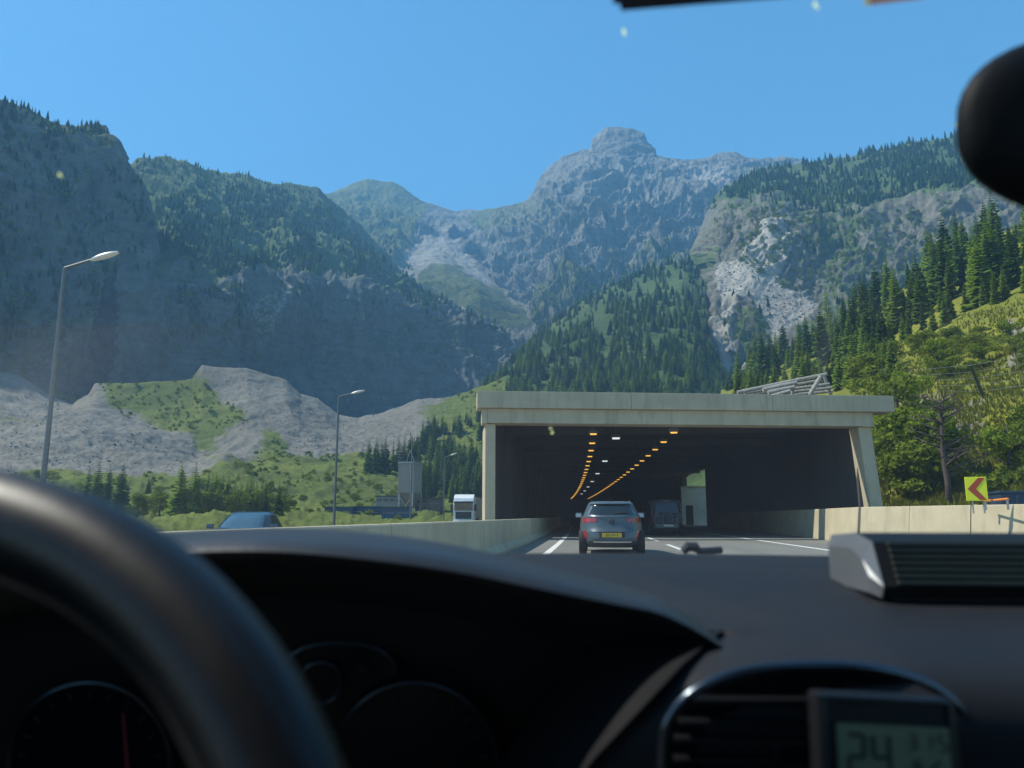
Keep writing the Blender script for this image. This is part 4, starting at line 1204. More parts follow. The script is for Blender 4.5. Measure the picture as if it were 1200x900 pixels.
for (ga, ta, gb, tb) in ((g3, t3, fp0, ftop), (fp0, ftop, g2, t2)):
    mb = MB()
    for k in range(6):
        u = k / 5
        a = ga.lerp(ta, u) - fp0; b = gb.lerp(tb, u) - fp0
        mb.tube([a, a.lerp(b, 0.5) - Vector((0, 0, 0.12)), b], 0.012, 4, False)
    for k in range(13):
        u = k / 12
        mb.tube([ga.lerp(gb, u) - fp0, ta.lerp(tb, u) - fp0 - Vector((0, 0, 0.1))], 0.008, 4, False)
    mb.build('wire_net', M_steel, fence)

# ------------------------------------------------------------------ chevron sign, orange rail and blue container behind the right barrier
M_yellow = simple('fluorescent_yellow', (0.80, 0.82, 0.02), 0.5, var=0.06)
M_red = simple('sign_red', (0.42, 0.06, 0.02), 0.5, var=0.1)
sp = at_z(1148, 588.5, 1.42)
sgn = empty('chevron_sign', (float(sp[0]), float(sp[1]) + 0.12, 1.36), RAD(-14), 'fluorescent yellow road sign with a red chevron pointing left, on the barrier', 'sign')
dS = float((np.array(sp) - CAM) @ _f); uS = dS / FPX      # metres per photo pixel here
w_, h_ = 22.5 * uS, 28 * uS
MB().box((0, 0, 0.10 + h_ / 2), (w_, 0.03, h_), 0, 0.008).build('panel', M_yellow, sgn)
zc = 0.10 + h_ / 2
ch = [(-0.40, 0.0), (0.12, 0.46), (0.44, 0.46), (-0.02, 0.0), (0.44, -0.46), (0.12, -0.46)]
mb = MB(); mb.prism([(x * w_, zc + z * h_) for x, z in (ch[0], ch[1], ch[2], ch[3])], -0.024, -0.017); mb.prism([(x * w_, zc + z * h_) for x, z in (ch[0], ch[3], ch[4], ch[5])], -0.024, -0.017)
mb.build('chevron', M_red, sgn)
for sx in (-0.12, 0.16): MB().tube([(sx, 0.03, -0.25), (sx, 0.03, 0.3)], 0.022, 8).build('post', M_steel, sgn)
M_orange = simple('orange_plastic', (0.75, 0.22, 0.03), 0.5, var=0.1)
op = at_z(1160, 586.5, 1.47); oq = at_z(1190, 585.5, 1.47)
orr = empty('warning_rail', (float(op[0]), float(op[1]) + 0.35, 1.36), 0, 'thin orange warning rail beside the chevron sign on the barrier', 'rail')
MB().tube([(0, 0, 0.10), (float(oq[0] - op[0]), float(oq[1] - op[1]), 0.14)], 0.03, 8).build('rail', M_orange, orr)
for t in (0.05, 0.95): MB().tube([(float(oq[0] - op[0]) * t, float(oq[1] - op[1]) * t, -0.15), (float(oq[0] - op[0]) * t, float(oq[1] - op[1]) * t, 0.10)], 0.03, 6).build('bracket', M_steel, orr)
M_navy = simple('navy_steel', (0.025, 0.05, 0.09), 0.55, 0.1, var=0.25, scale=2)
cp = at_z(1190, 584, 1.7)
cont = empty('storage_container', (float(cp[0]) * 1.12 + 1.1, float(cp[1]) * 1.12, 0.0), RAD(-12), 'dark navy steel container behind the barrier beside the chevron sign', 'container')
MB().box((0, 0, 1.0), (3.6, 1.9, 1.95), 0, 0.02).build('body', M_navy, cont)
MB().box((0, 0, 2.03), (3.7, 2.0, 0.10), 0, 0.02).build('lid', M_navy, cont)
for k in range(9): MB().box((-1.6 + 0.4 * k, -0.97, 1.0), (0.10, 0.06, 1.8), 0, 0.01).build('rib', M_navy, cont)

# ------------------------------------------------------------------ street lamps on the left
M_pole = simple('lamp_pole_steel', (0.16, 0.17, 0.17), 0.5, 0.6, var=0.15, scale=4)
M_lens = simple('lamp_lens', (0.75, 0.74, 0.70), 0.25, var=0.1)
M_headshell = simple('lamp_head_shell', (0.45, 0.45, 0.43), 0.4, 0.3, var=0.1)
def street_lamp(base_px, top_px, head_px, D, label, r=0.085):
    top = Vector(tuple(at_depth(top_px[0], top_px[1], D)))
    base = Vector((top.x, top.y, -0.45))
    d = ray(head_px[0], head_px[1]); 
    head = Vector(tuple(at_depth(head_px[0], head_px[1], D)))
    e = empty('street_lamp', tuple(base), 0, label, 'street lamp', 'street lamps along the opposite carriageway')
    MB().tube([(0, 0, 0), (0, 0, 0.4)], r * 1.7, 10).build('base_sleeve', M_pole, e)
    MB().tube([(0, 0, 0.1), (0, 0, (top - base).z)], [r * 1.25, r * 0.75], 10).build('pole', M_pole, e, True)
    a = top - base; b = head - base; dv = (b - a)
    MB().tube([a, a + dv * 0.5 + Vector((0, 0, 0.02)), a + dv * 0.72], [r * 0.6, r * 0.55, r * 0.5], 8).build('arm', M_pole, e, True)
    # flattened drop-shaped head
    L = dv.length * 0.45 + 0.25; ax = dv.normalized(); c = a + dv * 0.84
    side = ax.cross(Vector((0, 0, 1))).normalized(); up = side.cross(ax)
    def shell(f, zsign, s):
        P = []
        for i in range(9):
            t = i / 8; w = math.sin(math.pi * (0.06 + 0.88 * t)) ** 0.6
            row = []
            for j in range(9):
                q = math.pi * j / 8
                row.append(c + ax * (L * (t - 0.5)) + side * (math.cos(q) * 0.17 * w * s) + up * (math.sin(q) * f * w * zsign))
            P.append(row)
        return P
    hd = MB().grid([[tuple(p) for p in row] for row in shell(0.12, 1, 1)])
    ho = hd.build('lamp_head', M_headshell, e, True)
    MB().grid([[tuple(p) for p in row] for row in shell(0.07, -1, 0.98)]).build('lens', M_lens, ho, True)
    return e
street_lamp((50, 555), (76, 314), (132, 298), 27.5, 'tall curved-arm street lamp standing nearest the car, before the shaded buttress')
street_lamp((393, 614), (397, 465), (424, 458.5), 57.0, 'street lamp before the gravel slope, second along the opposite carriageway')
street_lamp((520, 600), (521, 536), (534, 531.5), 116.0, 'distant street lamp between the silo and the gallery pier')
mast_p = Vector(tuple(at_depth(483, 512, 120.0)))
mast = empty('mast', (mast_p.x, mast_p.y, -0.4), 0, 'thin plain steel mast in front of the silo', 'mast')
MB().tube([(0, 0, 0), (0, 0, mast_p.z + 0.4)], [0.14, 0.08], 8).build('pole', M_pole, mast, True)
MB().tube([(0, 0, mast_p.z + 0.38), (0, 0, mast_p.z + 0.52)], 0.11, 8).build('cap', M_pole, mast)

# ------------------------------------------------------------------ concrete plant
M_clad = simple('ribbed_cladding', (0.30, 0.27, 0.24), 0.6, 0.2, var=0.15, scale=0.6, stretch=(4, 4, 0.2))
M_cladb = simple('brown_cladding', (0.24, 0.17, 0.12), 0.7, 0.1, var=0.2, scale=0.8)
M_bluecont = simple('blue_container_paint', (0.03, 0.09, 0.17), 0.55, 0.1, var=0.2, scale=1.0)
M_win = simple('dark_window', (0.02, 0.025, 0.03), 0.15)
DS = 165.0; ux = DS / FPX
sb = Vector(tuple(at_depth(480, 607, DS)))
silo = empty('silo_tower', tuple(sb), RAD(-18), 'tall ribbed grey silo tower of the concrete plant with a ladder', 'silo')
Hs = 62 * ux; bz = 27 * ux
MB().box((0, 0, bz + (Hs - bz) / 2 + 0.3), (3.6, 3.6, Hs - bz), 0, 0.05).build('bin', M_clad, silo)
for k in range(12): MB().box((-1.76 + 0.32 * k, -1.83, bz + (Hs - bz) / 2 + 0.3), (0.10, 0.08, Hs - bz - 0.1), 0).build('rib', M_clad, silo)
MB().box((0, 0, Hs + 0.42), (3.9, 3.9, 0.2), 0, 0.03).build('roof_plate', M_steel, silo)
mb = MB()
for k in range(5):
    u0, u1 = 2.25, 0.7
P4 = lambda w, z: [(-w, -w, z), (w, -w, z), (w, w, z), (-w, w, z)]
mb.add(P4(1.78, bz + 0.28) + P4(0.8, bz - 2.8), [(0, 1, 5, 4), (1, 2, 6, 5), (2, 3, 7, 6), (3, 0, 4, 7), (4, 5, 6, 7)]); mb.build('hopper', M_cladb, silo)
for sx in (-1, 1):
    for sy in (-1, 1): MB().box((sx * 1.65, sy * 1.65, bz / 2 - 0.6), (0.32, 0.32, bz + 1.8), 0).build('leg', M_steel, silo)
for sx in (-1, 1): MB().tube([(sx * 1.65, -1.72, 0.3), (-sx * 1.65, -1.72, bz - 0.3)], 0.09, 6).build('brace', M_steel, silo)
mb = MB()
for s in (-0.22, 0.22): mb.box((-2.2, s - 1.2, Hs / 2 + 0.4), (0.06, 0.06, Hs), 0)
for k in range(int(Hs / 0.5)): mb.box((-2.2, -1.2, 0.4 + 0.5 * k), (0.05, 0.5, 0.05), 0)
mb.build('ladder', M_steel, silo)
for k in range(14): MB().box((-1.92, -1.0, bz + 0.7 + k * 0.66), (0.28, 1.9, 0.10), 0).build('bracket', M_steel, silo)
for a, b in (((-1.2, 0, Hs + 0.5), (-0.2, 0, Hs + 3.2)), ((1.0, 0, Hs + 0.5), (-0.2, 0, Hs + 3.2))): MB().tube([a, b], 0.09, 6).build('gantry', M_steel, silo)

def shed(px0, px1, py0, py1, D, depth, label, mat, nwin, rowsz, name='plant_building', rz=0.0):
    a = Vector(tuple(at_depth(px0, py1, D))); b = Vector(tuple(at_depth(px1, py1, D))); t = Vector(tuple(at_depth(px0, py0, D)))
    w = (b - a).length; h = t.z - a.z
    c = (a + b) / 2
    e = empty(name, tuple(c), YAW + rz, label, 'building')
    MB().box((0, depth / 2, h / 2 - 1.0), (w, depth, h + 2.0), 0, 0.03).build('wall', mat, e)
    MB().box((0, depth / 2, h + 0.12), (w + 0.5, depth + 0.5, 0.22), 0, 0.02).build('roof', M_darksteel, e)
    for z in rowsz:
        for k in range(nwin):
            x = -w / 2 + w * (k + 0.5) / nwin
            wo_ = MB().box((x, -0.02, h * z), (w / nwin * 0.72, 0.08, h * 0.17), 0).build('window', M_win, e)
            MB().box((x, -0.05, h * z - h * 0.11), (w / nwin * 0.8, 0.14, 0.08), 0).build('sill', M_steel, wo_)
    return e
M_shed = simple('grey_shed_cladding', (0.30, 0.29, 0.26), 0.7, var=0.2, scale=0.5, stretch=(6, 6, 0.5))
M_shedd = simple('brown_shed_boards', (0.17, 0.15, 0.12), 0.8, var=0.3, scale=0.5)
shed(440, 470, 582, 600, 168, 9, 'low grey plant shed with a window band left of the silo', M_shed, 4, (0.78,))
shed(486, 515, 584, 604, 170, 9, 'low brown plant office with two window bands right of the silo', M_shedd, 4, (0.80, 0.42))
shed(380, 413, 595, 604, 150, 3, 'blue flat container office among shrubs by the gravel track', M_bluecont, 3, (0.55,), 'site_container')
shed(414, 446, 594.5, 605, 154, 3, 'blue container office with dark windows below the plant shed', M_bluecont, 3, (0.55,), 'site_container')
shed(447, 480, 595, 606, 150, 3, 'blue container standing under the silo hopper', M_bluecont, 2, (0.55,), 'site_container')
# ------------------------------------------------------------------ vehicles: bodies lofted from horizontal slices
M_glassdark = simple('tinted_glass', (0.012, 0.018, 0.02), 0.06, var=0.1, spec=0.7)
M_tyre = simple('tyre_rubber', (0.018, 0.018, 0.018), 0.85, var=0.2)
M_rim = simple('wheel_rim_metal', (0.30, 0.30, 0.31), 0.35, 0.8)
M_plastic = simple('black_trim_plastic', (0.025, 0.026, 0.028), 0.6)
M_tail = simple('tail_lamp_red', (0.30, 0.012, 0.02), 0.18, var=0.1, coat=0.5)
M_plate = simple('yellow_plate', (0.75, 0.48, 0.03), 0.5, var=0.03)
M_platew = simple('white_plate', (0.7, 0.7, 0.7), 0.5, var=0.03)
M_chrome = simple('chrome_strip', (0.65, 0.66, 0.67), 0.2, 0.9, var=0.05)
M_ink = simple('plate_ink', (0.02, 0.02, 0.02), 0.6)
M_lampclear = simple('headlamp_glass', (0.6, 0.62, 0.65), 0.1, var=0.1)

class Shell:
    """a car body: half width w(z), rear face r(z), front face f(z)"""
    def __init__(s, tab, n=3.4):
        s.z, s.w, s.r, s.f = [np.array(c, float) for c in zip(*tab)]; s.n = n
    def at(s, z): return (float(np.interp(z, s.z, s.w)), float(np.interp(z, s.z, s.r)), float(np.interp(z, s.z, s.f)))
    def rear(s, x, z, off=0.0):
        w, r, f = s.at(z); a = (f - r) / 2; u = min(0.999, abs(x) / w)
        return ((x, (r + f) / 2 - a * (1 - u ** s.n) ** (1 / s.n) - off, z))
    def front(s, x, z, off=0.0):
        w, r, f = s.at(z); a = (f - r) / 2; u = min(0.999, abs(x) / w)
        return ((x, (r + f) / 2 + a * (1 - u ** s.n) ** (1 / s.n) + off, z))
    def side(s, sx, y, z, off=0.0):
        w, r, f = s.at(z); a = (f - r) / 2; u = min(0.999, abs(y - (r + f) / 2) / a)
        return ((sx * (w * (1 - u ** s.n) ** (1 / s.n) + off), y, z))
    def body(s, N=72, K=40):
        mb = MB(); P = []
        zs = np.linspace(s.z[0], s.z[-1], K)
        for z in zs:
            w, r, f = s.at(z); a = (f - r) / 2; row = []
            for i in range(N):
                q = 2 * math.pi * i / N; c, d = math.cos(q), math.sin(q)
                row.append((w * math.copysign(abs(c) ** (2 / s.n), c), (r + f) / 2 + a * math.copysign(abs(d) ** (2 / s.n), d), z))
            row.append(row[0]); P.append(row)
        mb.grid(P)
        k = len(mb.v)
        for row in (P[0], P[-1]): mb.add(row[:-1], [tuple(range(N))])
        return mb
    def patch(s, face, rows, off=0.006, cols=14):
        """rows: (z, a, b) spans across the face"""
        P = []
        for (z, a, b) in rows:
            P.append([face(a + (b - a) * i / cols, z, off) for i in range(cols + 1)])
        return MB().grid(P)

def wheel(root, x, y, r, w, sx):
    e = MB().lathe((x, y, r), (sx, 0, 0), [(r * 0.62, -w / 2), (r * 0.93, -w / 2), (r, -w / 2 + 0.03), (r, w / 2 - 0.03), (r * 0.93, w / 2), (r * 0.62, w / 2)], 28).build('wheel', M_tyre, root, True)
    MB().lathe((x, y, r), (sx, 0, 0), [(0.0, w / 2 - 0.03), (r * 0.18, w / 2 - 0.02), (r * 0.5, w / 2 - 0.05), (r * 0.63, w / 2 + 0.002), (r * 0.66, w / 2 - 0.03)], 20).build('rim', M_rim, e, True)
    return e

def glyphs(text, size, mat, parent, loc, rot, name='lettering'):
    cu = bpy.data.curves.new(name, 'FONT'); cu.body = text; cu.size = size; cu.align_x = 'CENTER'; cu.align_y = 'CENTER'; cu.extrude = 0.001
    t = bpy.data.objects.new(name, cu); col.objects.link(t)
    me = bpy.data.meshes.new_from_object(t.evaluated_get(bpy.context.evaluated_depsgraph_get()))
    bpy.data.objects.remove(t)
    me.materials.clear(); me.materials.append(mat)
    o = link(name, me, parent, loc); o.rotation_euler = rot
    return o

def rows(z0, z1, fa, fb, n=6):
    return [(z0 + (z1 - z0) * i / n, fa(i / n), fb(i / n)) for i in range(n + 1)]

def hatchback(name, loc, rz, label, paint, tab, plate='rear', group=None):
    e = empty(name, loc, rz, label, 'car', group)
    S = Shell(tab)
    S.body().build('body', paint, e, True)
    return e, S

M_bluegrey = simple('blue_grey_paint', (0.075, 0.105, 0.12), 0.4, 0.2, var=0.05, coat=0.35)
# ---- crossover ahead (z, half width, rear, front)
tab = [(0.20, 0.74, 0.10, 3.95), (0.30, 0.83, 0.03, 4.02), (0.45, 0.875, 0.0, 4.06), (0.62, 0.885, 0.03, 4.05), (0.72, 0.88, 0.09, 4.0), (0.86, 0.872, 0.13, 3.9), (0.98, 0.845, 0.14, 3.6),
       (1.02, 0.825, 0.15, 3.1), (1.06, 0.80, 0.18, 2.95), (1.20, 0.725, 0.33, 2.62), (1.32, 0.665, 0.47, 2.25), (1.38, 0.635, 0.50, 1.95), (1.42, 0.585, 0.60, 1.75), (1.445, 0.46, 0.75, 1.5)]
car_y = 21.2
car_x = float(at_y(717.5, 640, car_y)[0])
ca, S = hatchback('crossover_car', (car_x, car_y, 0.0), 0, 'blue-grey hatchback driving into the gallery ahead, yellow rear plate', M_bluegrey, tab)
S.patch(S.rear, rows(1.065, 1.355, lambda t: -0.70 + 0.155 * t, lambda t: 0.70 - 0.155 * t)).build('rear_window', M_glassdark, ca, True)
S.patch(S.rear, rows(1.37, 1.425, lambda t: -0.585, lambda t: 0.585, 3), 0.05).build('roof_spoiler', M_bluegrey, ca, True)
S.patch(S.rear, rows(1.00, 1.045, lambda t: -0.74, lambda t: 0.74, 3), 0.028).build('tailgate_crease', M_bluegrey, ca, True)
S.patch(S.rear, rows(0.62, 0.97, lambda t: -0.52 - 0.1 * t ** 0.4, lambda t: 0.52 + 0.1 * t ** 0.4, 8), 0.012).build('tailgate', M_bluegrey, ca, True)
for sx in (-1, 1):
    P = rows(0.86, 0.985, lambda t: sx * 0.80, lambda t: sx * (0.42 - 0.04 * t), 4)
    S.patch(S.rear, P, 0.022).build('tail_lamp', M_tail, ca, True)
    S.patch(S.rear, rows(0.40, 0.64, lambda t: sx * 0.80, lambda t: sx * (0.70 - 0.03 * math.sin(t * 3.1)), 5), 0.012).build('reflector', M_tail, ca, True)
    for y in (0.72, 3.25): wheel(ca, sx * 0.79, y, 0.325, 0.21, sx)
    S.patch(lambda y, z, off: S.side(sx, y, z, off), rows(1.03, 1.33, lambda t: 0.75 + 0.35 * t, lambda t: 2.75 - 0.75 * t), 0.006, 20).build('side_window', M_glassdark, ca, True)
    mr = MB().box((sx * 0.93, 2.55, 1.06), (0.20, 0.12, 0.15), 0, 0.035).build('wing_mirror', M_bluegrey, ca, True)
    MB().box((sx * 0.93, 2.485, 1.06), (0.15, 0.008, 0.10), 0).build('mirror_glass', M_lampclear, mr)
S.patch(S.front, rows(1.06, 1.36, lambda t: -0.68 + 0.1 * t, lambda t: 0.68 - 0.1 * t), 0.006).build('windscreen', M_glassdark, ca, True)
S.patch(S.rear, rows(0.205, 0.36, lambda t: -0.70, lambda t: 0.70, 4), 0.012).build('bumper_trim', M_plastic, ca, True)
S.patch(S.rear, rows(0.33, 0.365, lambda t: -0.50, lambda t: 0.52, 2), 0.024).build('skid_strip', M_chrome, ca, True)
S.patch(S.rear, rows(0.46, 0.62, lambda t: -0.34, lambda t: 0.34, 3), 0.006).build('plate_recess', M_plastic, ca, True)
pz = S.rear(0, 0.53)[1] - 0.022
pl = MB().box((0, pz, 0.53), (0.52, 0.012, 0.115), 0, 0.003).build('number_plate', M_plate, ca)
glyphs('J02-74-S', 0.10, M_ink, pl, (0, pz - 0.008, 0.53), (math.pi / 2, 0, 0))
yb = S.rear(0, 0.90)[1] - 0.022
em = MB(); em.ring((0, yb, 0.885), (1, 0, 0), (0, 0, 1), 0.062, 0.062, 0.012, 24, 6); em.tube([(-0.075, yb - 0.004, 0.885), (-0.005, yb - 0.004, 0.895)], 0.012, 5); em.tube([(0.075, yb - 0.004, 0.885), (0.005, yb - 0.004, 0.875)], 0.012, 5)
em.build('emblem', M_plastic, ca, True)
wy = S.rear(0.12, 1.10)[1]
MB().tube([(0.0, wy - 0.01, 1.09), (0.15, wy + 0.0, 1.12), (0.42, wy + 0.04, 1.14)], 0.012, 6).build('rear_wiper', M_plastic, ca)
MB().tube([(0, 0.72, 1.43), (0, 0.62, 1.52)], [0.02, 0.006], 6).build('aerial', M_plastic, ca)
for sx in (-1, 1): MB().tube([(sx * 0.52, 0.75, 1.425), (sx * 0.53, 1.3, 1.455), (sx * 0.50, 1.8, 1.42)], 0.018, 6).build('roof_rail', M_chrome, ca)

# ---- dark van ahead in the right lane
M_vanpaint = simple('dark_van_paint', (0.035, 0.037, 0.042), 0.4, 0.2, var=0.1, coat=0.4)
M_frame = simple('grey_trim', (0.16, 0.16, 0.165), 0.5, 0.2)
tabv = [(0.24, 0.84, 0.06, 4.7), (0.40, 0.90, 0.0, 4.8), (0.70, 0.92, 0.02, 4.78), (0.95, 0.92, 0.03, 4.6), (1.10, 0.90, 0.04, 4.1), (1.40, 0.86, 0.09, 3.65), (1.70, 0.82, 0.14, 3.3), (1.86, 0.79, 0.18, 3.0), (1.93, 0.72, 0.26, 2.8), (1.96, 0.5, 0.5, 2.4)]
van_y = 43.0
van_x = float(at_y(781.5, 600, van_y)[0])
va = empty('van', (van_x, van_y, 0.0), RAD(1.0), 'dark van ahead in the right lane, deep in the gallery shade, laden rear rack', 'van')
S = Shell(tabv, 6); S.body().build('body', M_vanpaint, va, True)
S.patch(S.rear, rows(1.12, 1.74, lambda t: -0.72 + 0.05 * t, lambda t: 0.72 - 0.05 * t), 0.008).build('rear_window', M_glassdark, va, True)
mb = MB()
for a, b in (((-0.79, 1.0), (-0.75, 1.84)), ((0.79, 1.0), (0.75, 1.84))):
    p, q = S.rear(a[0], a[1], 0.03), S.rear(b[0], b[1], 0.03); mb.tube([p, q], 0.035, 6)
mb.tube([S.rear(-0.75, 1.84, 0.03), S.rear(0, 1.87, 0.03), S.rear(0.75, 1.84, 0.03)], 0.035, 6); mb.build('tailgate_frame', M_frame, va, True)
for sx in (-1, 1):
    S.patch(S.rear, rows(0.62, 0.98, lambda t: sx * 0.88, lambda t: sx * 0.76, 4), 0.012).build('tail_lamp', M_tail, va, True)
    for y in (0.85, 3.9): wheel(va, sx * 0.82, y, 0.33, 0.22, sx)
    S.patch(lambda y, z, off: S.side(sx, y, z, off), rows(1.14, 1.7, lambda t: 0.5, lambda t: 3.4 - 0.5 * t), 0.006, 16).build('side_window', M_glassdark, va, True)
    MB().box((sx * 0.99, 3.5, 1.2), (0.2, 0.1, 0.25), 0, 0.03).build('wing_mirror', M_plastic, va, True)
pz = S.rear(0, 0.56)[1] - 0.012
MB().box((0.06, pz, 0.54), (0.52, 0.01, 0.11), 0, 0.003).build('number_plate', M_platew, va)
rk = MB()
for z in (0.72, 1.05): rk.tube([(-0.7, -0.05, z), (-0.7, -0.34, z), (0.7, -0.34, z), (0.7, -0.05, z)], 0.02, 6)
for x in (-0.7, -0.25, 0.25, 0.7): rk.tube([(x, -0.34, 0.66), (x, -0.34, 1.1)], 0.018, 6)
rk.build('rear_rack', M_frame, va)
M_bagA = simple('dark_bag_fabric', (0.05, 0.055, 0.07), 0.8, var=0.3, scale=8, bump=0.4, bscale=14)
for i, (x, z, w, h) in enumerate(((-0.42, 0.86, 0.5, 0.40), (0.18, 0.82, 0.56, 0.34), (0.52, 1.12, 0.34, 0.26), (-0.12, 1.14, 0.5, 0.24))):
    b = MB().box((van_x + x, van_y - 0.20, z), (w, 0.24, h), 0, 0.07).build('luggage_bag', M_bagA, None, True)
    tag(b, ['bulky dark bag low on the left of the van\'s rear rack', 'wide dark bag low on the right of the van\'s rear rack', 'small dark bag strapped high on the right of the van\'s rack', 'flat dark bag strapped on top of the van\'s rack'][i], 'bag', 'bags on the rear rack of the van')

# ---- oncoming blue car beyond the barrier
M_bluepaint = simple('blue_car_paint', (0.03, 0.085, 0.12), 0.3, 0.3, var=0.05, coat=0.6)
tabb = [(0.20, 0.74, 0.10, 4.2), (0.30, 0.84, 0.03, 4.28), (0.45, 0.88, 0.0, 4.3), (0.70, 0.885, 0.05, 4.25), (0.86, 0.87, 0.1, 4.05), (0.95, 0.845, 0.14, 3.5), (1.0, 0.82, 0.2, 3.1), (1.2, 0.73, 0.5, 2.7), (1.36, 0.66, 0.8, 2.3), (1.44, 0.59, 1.0, 2.0), (1.47, 0.46, 1.2, 1.75)]
bp = at_y(272, 604.5, 23.0)
bz_ = float(bp[2]) - 1.47
bc = empty('oncoming_car', (float(bp[0]), 25.4, max(-0.30, bz_)), RAD(180 + 10), 'blue car coming the other way beyond the left barrier', 'car')
S = Shell(tabb); S.body().build('body', M_bluepaint, bc, True)
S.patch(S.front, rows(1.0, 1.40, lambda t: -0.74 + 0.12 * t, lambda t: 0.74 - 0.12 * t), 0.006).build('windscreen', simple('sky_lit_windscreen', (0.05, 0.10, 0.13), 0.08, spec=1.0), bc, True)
S.patch(S.rear, rows(1.02, 1.38, lambda t: -0.68 + 0.1 * t, lambda t: 0.68 - 0.1 * t), 0.006).build('rear_window', M_glassdark, bc, True)
for sx in (-1, 1):
    S.patch(lambda y, z, off: S.side(sx, y, z, off), rows(1.0, 1.36, lambda t: 0.7 + 0.4 * t, lambda t: 2.9 - 0.7 * t), 0.006, 18).build('side_window', M_glassdark, bc, True)
    for y in (0.8, 3.4): wheel(bc, sx * 0.80, y, 0.32, 0.2, sx)
    S.patch(S.front, rows(0.66, 0.82, lambda t: sx * 0.82, lambda t: sx * 0.52, 3), 0.012).build('headlamp', M_lampclear, bc, True)
    MB().box((sx * 0.94, 2.75, 1.03), (0.2, 0.12, 0.15), 0, 0.035).build('wing_mirror', M_bluepaint, bc, True)
S.patch(S.front, rows(0.3, 0.6, lambda t: -0.5, lambda t: 0.5, 3), 0.01).build('grille', M_plastic, bc, True)

# ---- oncoming truck
M_whitepaint = simple('white_cab_paint', (0.78, 0.78, 0.76), 0.35, var=0.05, coat=0.3)
M_tarp = simple('beige_tarpaulin', (0.52, 0.44, 0.30), 0.75, var=0.1, scale=0.8)
ty = 94.0
tx = float(at_y(545.5, 600, ty)[0])
tr = empty('truck', (tx, ty, -0.30), RAD(180 + 3), 'white lorry with a beige trailer coming towards us beyond the barrier', 'truck')
MB().box((0, 1.1, 1.9), (2.46, 2.15, 2.6), 0, 0.09).build('cab', M_whitepaint, tr, True)
MB().prism([(0.35, 3.19), (2.1, 3.19), (2.0, 3.45), (1.5, 3.86), (0.35, 3.96)], -1.18, 1.18, 'YZ').build('roof_deflector', M_whitepaint, tr)
MB().box((0, 2.19, 2.45), (2.2, 0.06, 0.92), 0, 0.02).build('windscreen', M_glassdark, tr)
MB().box((0, 2.20, 2.99), (2.3, 0.22, 0.12), 0, 0.02).build('sun_visor', M_plastic, tr)
MB().box((0, 2.19, 1.45), (1.9, 0.05, 0.85), 0, 0.02).build('grille', M_plastic, tr)
for k in range(4): MB().box((0, 2.225, 1.15 + 0.2 * k), (1.7, 0.03, 0.05), 0).build('grille_bar', M_frame, tr)
MB().box((0, 2.22, 0.62), (2.46, 0.25, 0.5), 0, 0.06).build('bumper', M_whitepaint, tr, True)
for sx in (-1, 1):
    MB().box((sx * 0.98, 2.36, 0.66), (0.36, 0.04, 0.2), 0, 0.02).build('headlamp', M_lampclear, tr)
    MB().box((sx * 1.42, 2.15, 2.35), (0.26, 0.14, 0.75), 0, 0.05).build('wing_mirror', M_plastic, tr)
    MB().box((sx * 1.24, 1.3, 2.4), (0.03, 0.9, 0.75), 0).build('side_window', M_glassdark, tr)
    for y in (1.3, -3.0, -10.2, -11.5): wheel(tr, sx * 1.05, y, 0.5, 0.32, sx)
MB().box((0, -6.6, 2.35), (2.5, 12.9, 2.6), 0, 0.03).build('trailer_box', M_tarp, tr)
for sx in (-1, 1):
    for k in range(14): MB().box((sx * 1.262, -0.6 - 0.92 * k, 2.35), (0.03, 0.09, 2.5), 0).build('tarpaulin_post', M_tarp, tr)
MB().box((0, -6.6, 0.92), (1.1, 12.8, 0.24), 0).build('chassis', M_plastic, tr)
# ------------------------------------------------------------------ the car we sit in
def plastic_mat(name, base, rough, grain=220.0, bump=0.25, spec=0.5):
    m, nt, out = newmat(name)
    p = nt.nodes.new('ShaderNodeBsdfPrincipled')
    n1 = noise_n(nt, 9, 5, 0.6); n2 = noise_n(nt, grain, 3, 0.6)
    r = ramp(nt, n1.outputs[0], [(0.3, tuple(x * 0.8 for x in base)), (0.7, tuple(x * 1.2 for x in base))])
    nt.links.new(r.outputs[0], p.inputs['Base Color'])
    rr = ramp(nt, n1.outputs[0], [(0.3, rough - 0.06), (0.7, rough + 0.08)])
    nt.links.new(rr.outputs[0], p.inputs['Roughness'])
    p.inputs['Specular IOR Level'].default_value = spec
    b = nt.nodes.new('ShaderNodeBump'); b.inputs['Strength'].default_value = bump; b.inputs['Distance'].default_value = 0.001
    nt.links.new(n2.outputs[0], b.inputs['Height']); nt.links.new(b.outputs[0], p.inputs['Normal'])
    nt.links.new(p.outputs[0], out.inputs[0])
    return m
M_dash = plastic_mat('dashboard_plastic', (0.014, 0.015, 0.018), 0.62, spec=0.24)
M_hood = plastic_mat('instrument_hood_plastic', (0.018, 0.019, 0.021), 0.42, spec=0.45)
M_wheel = plastic_mat('steering_wheel_leather', (0.006, 0.006, 0.007), 0.36, 300, 0.10, spec=0.3)
M_black = plastic_mat('satin_black', (0.006, 0.006, 0.007), 0.55, spec=0.25)
M_gloss = simple('gloss_black', (0.005, 0.005, 0.006), 0.3, var=0.1, spec=0.15)
M_ringdark = simple('dark_chrome', (0.05, 0.055, 0.06), 0.3, 0.9, var=0.05)
M_blueRing = simple('vent_chrome', (0.09, 0.105, 0.125), 0.22, 0.95, var=0.05)
M_head = simple('headliner', (0.25, 0.24, 0.22), 0.95, var=0.1)
M_needle = simple('gauge_needle', (0.25, 0.02, 0.02), 0.5)
M_silver = simple('silver_cap', (0.20, 0.205, 0.21), 0.4, 0.5, var=0.05)
M_lcd = simple('lcd_glass', (0.13, 0.15, 0.09), 0.3, var=0.08)
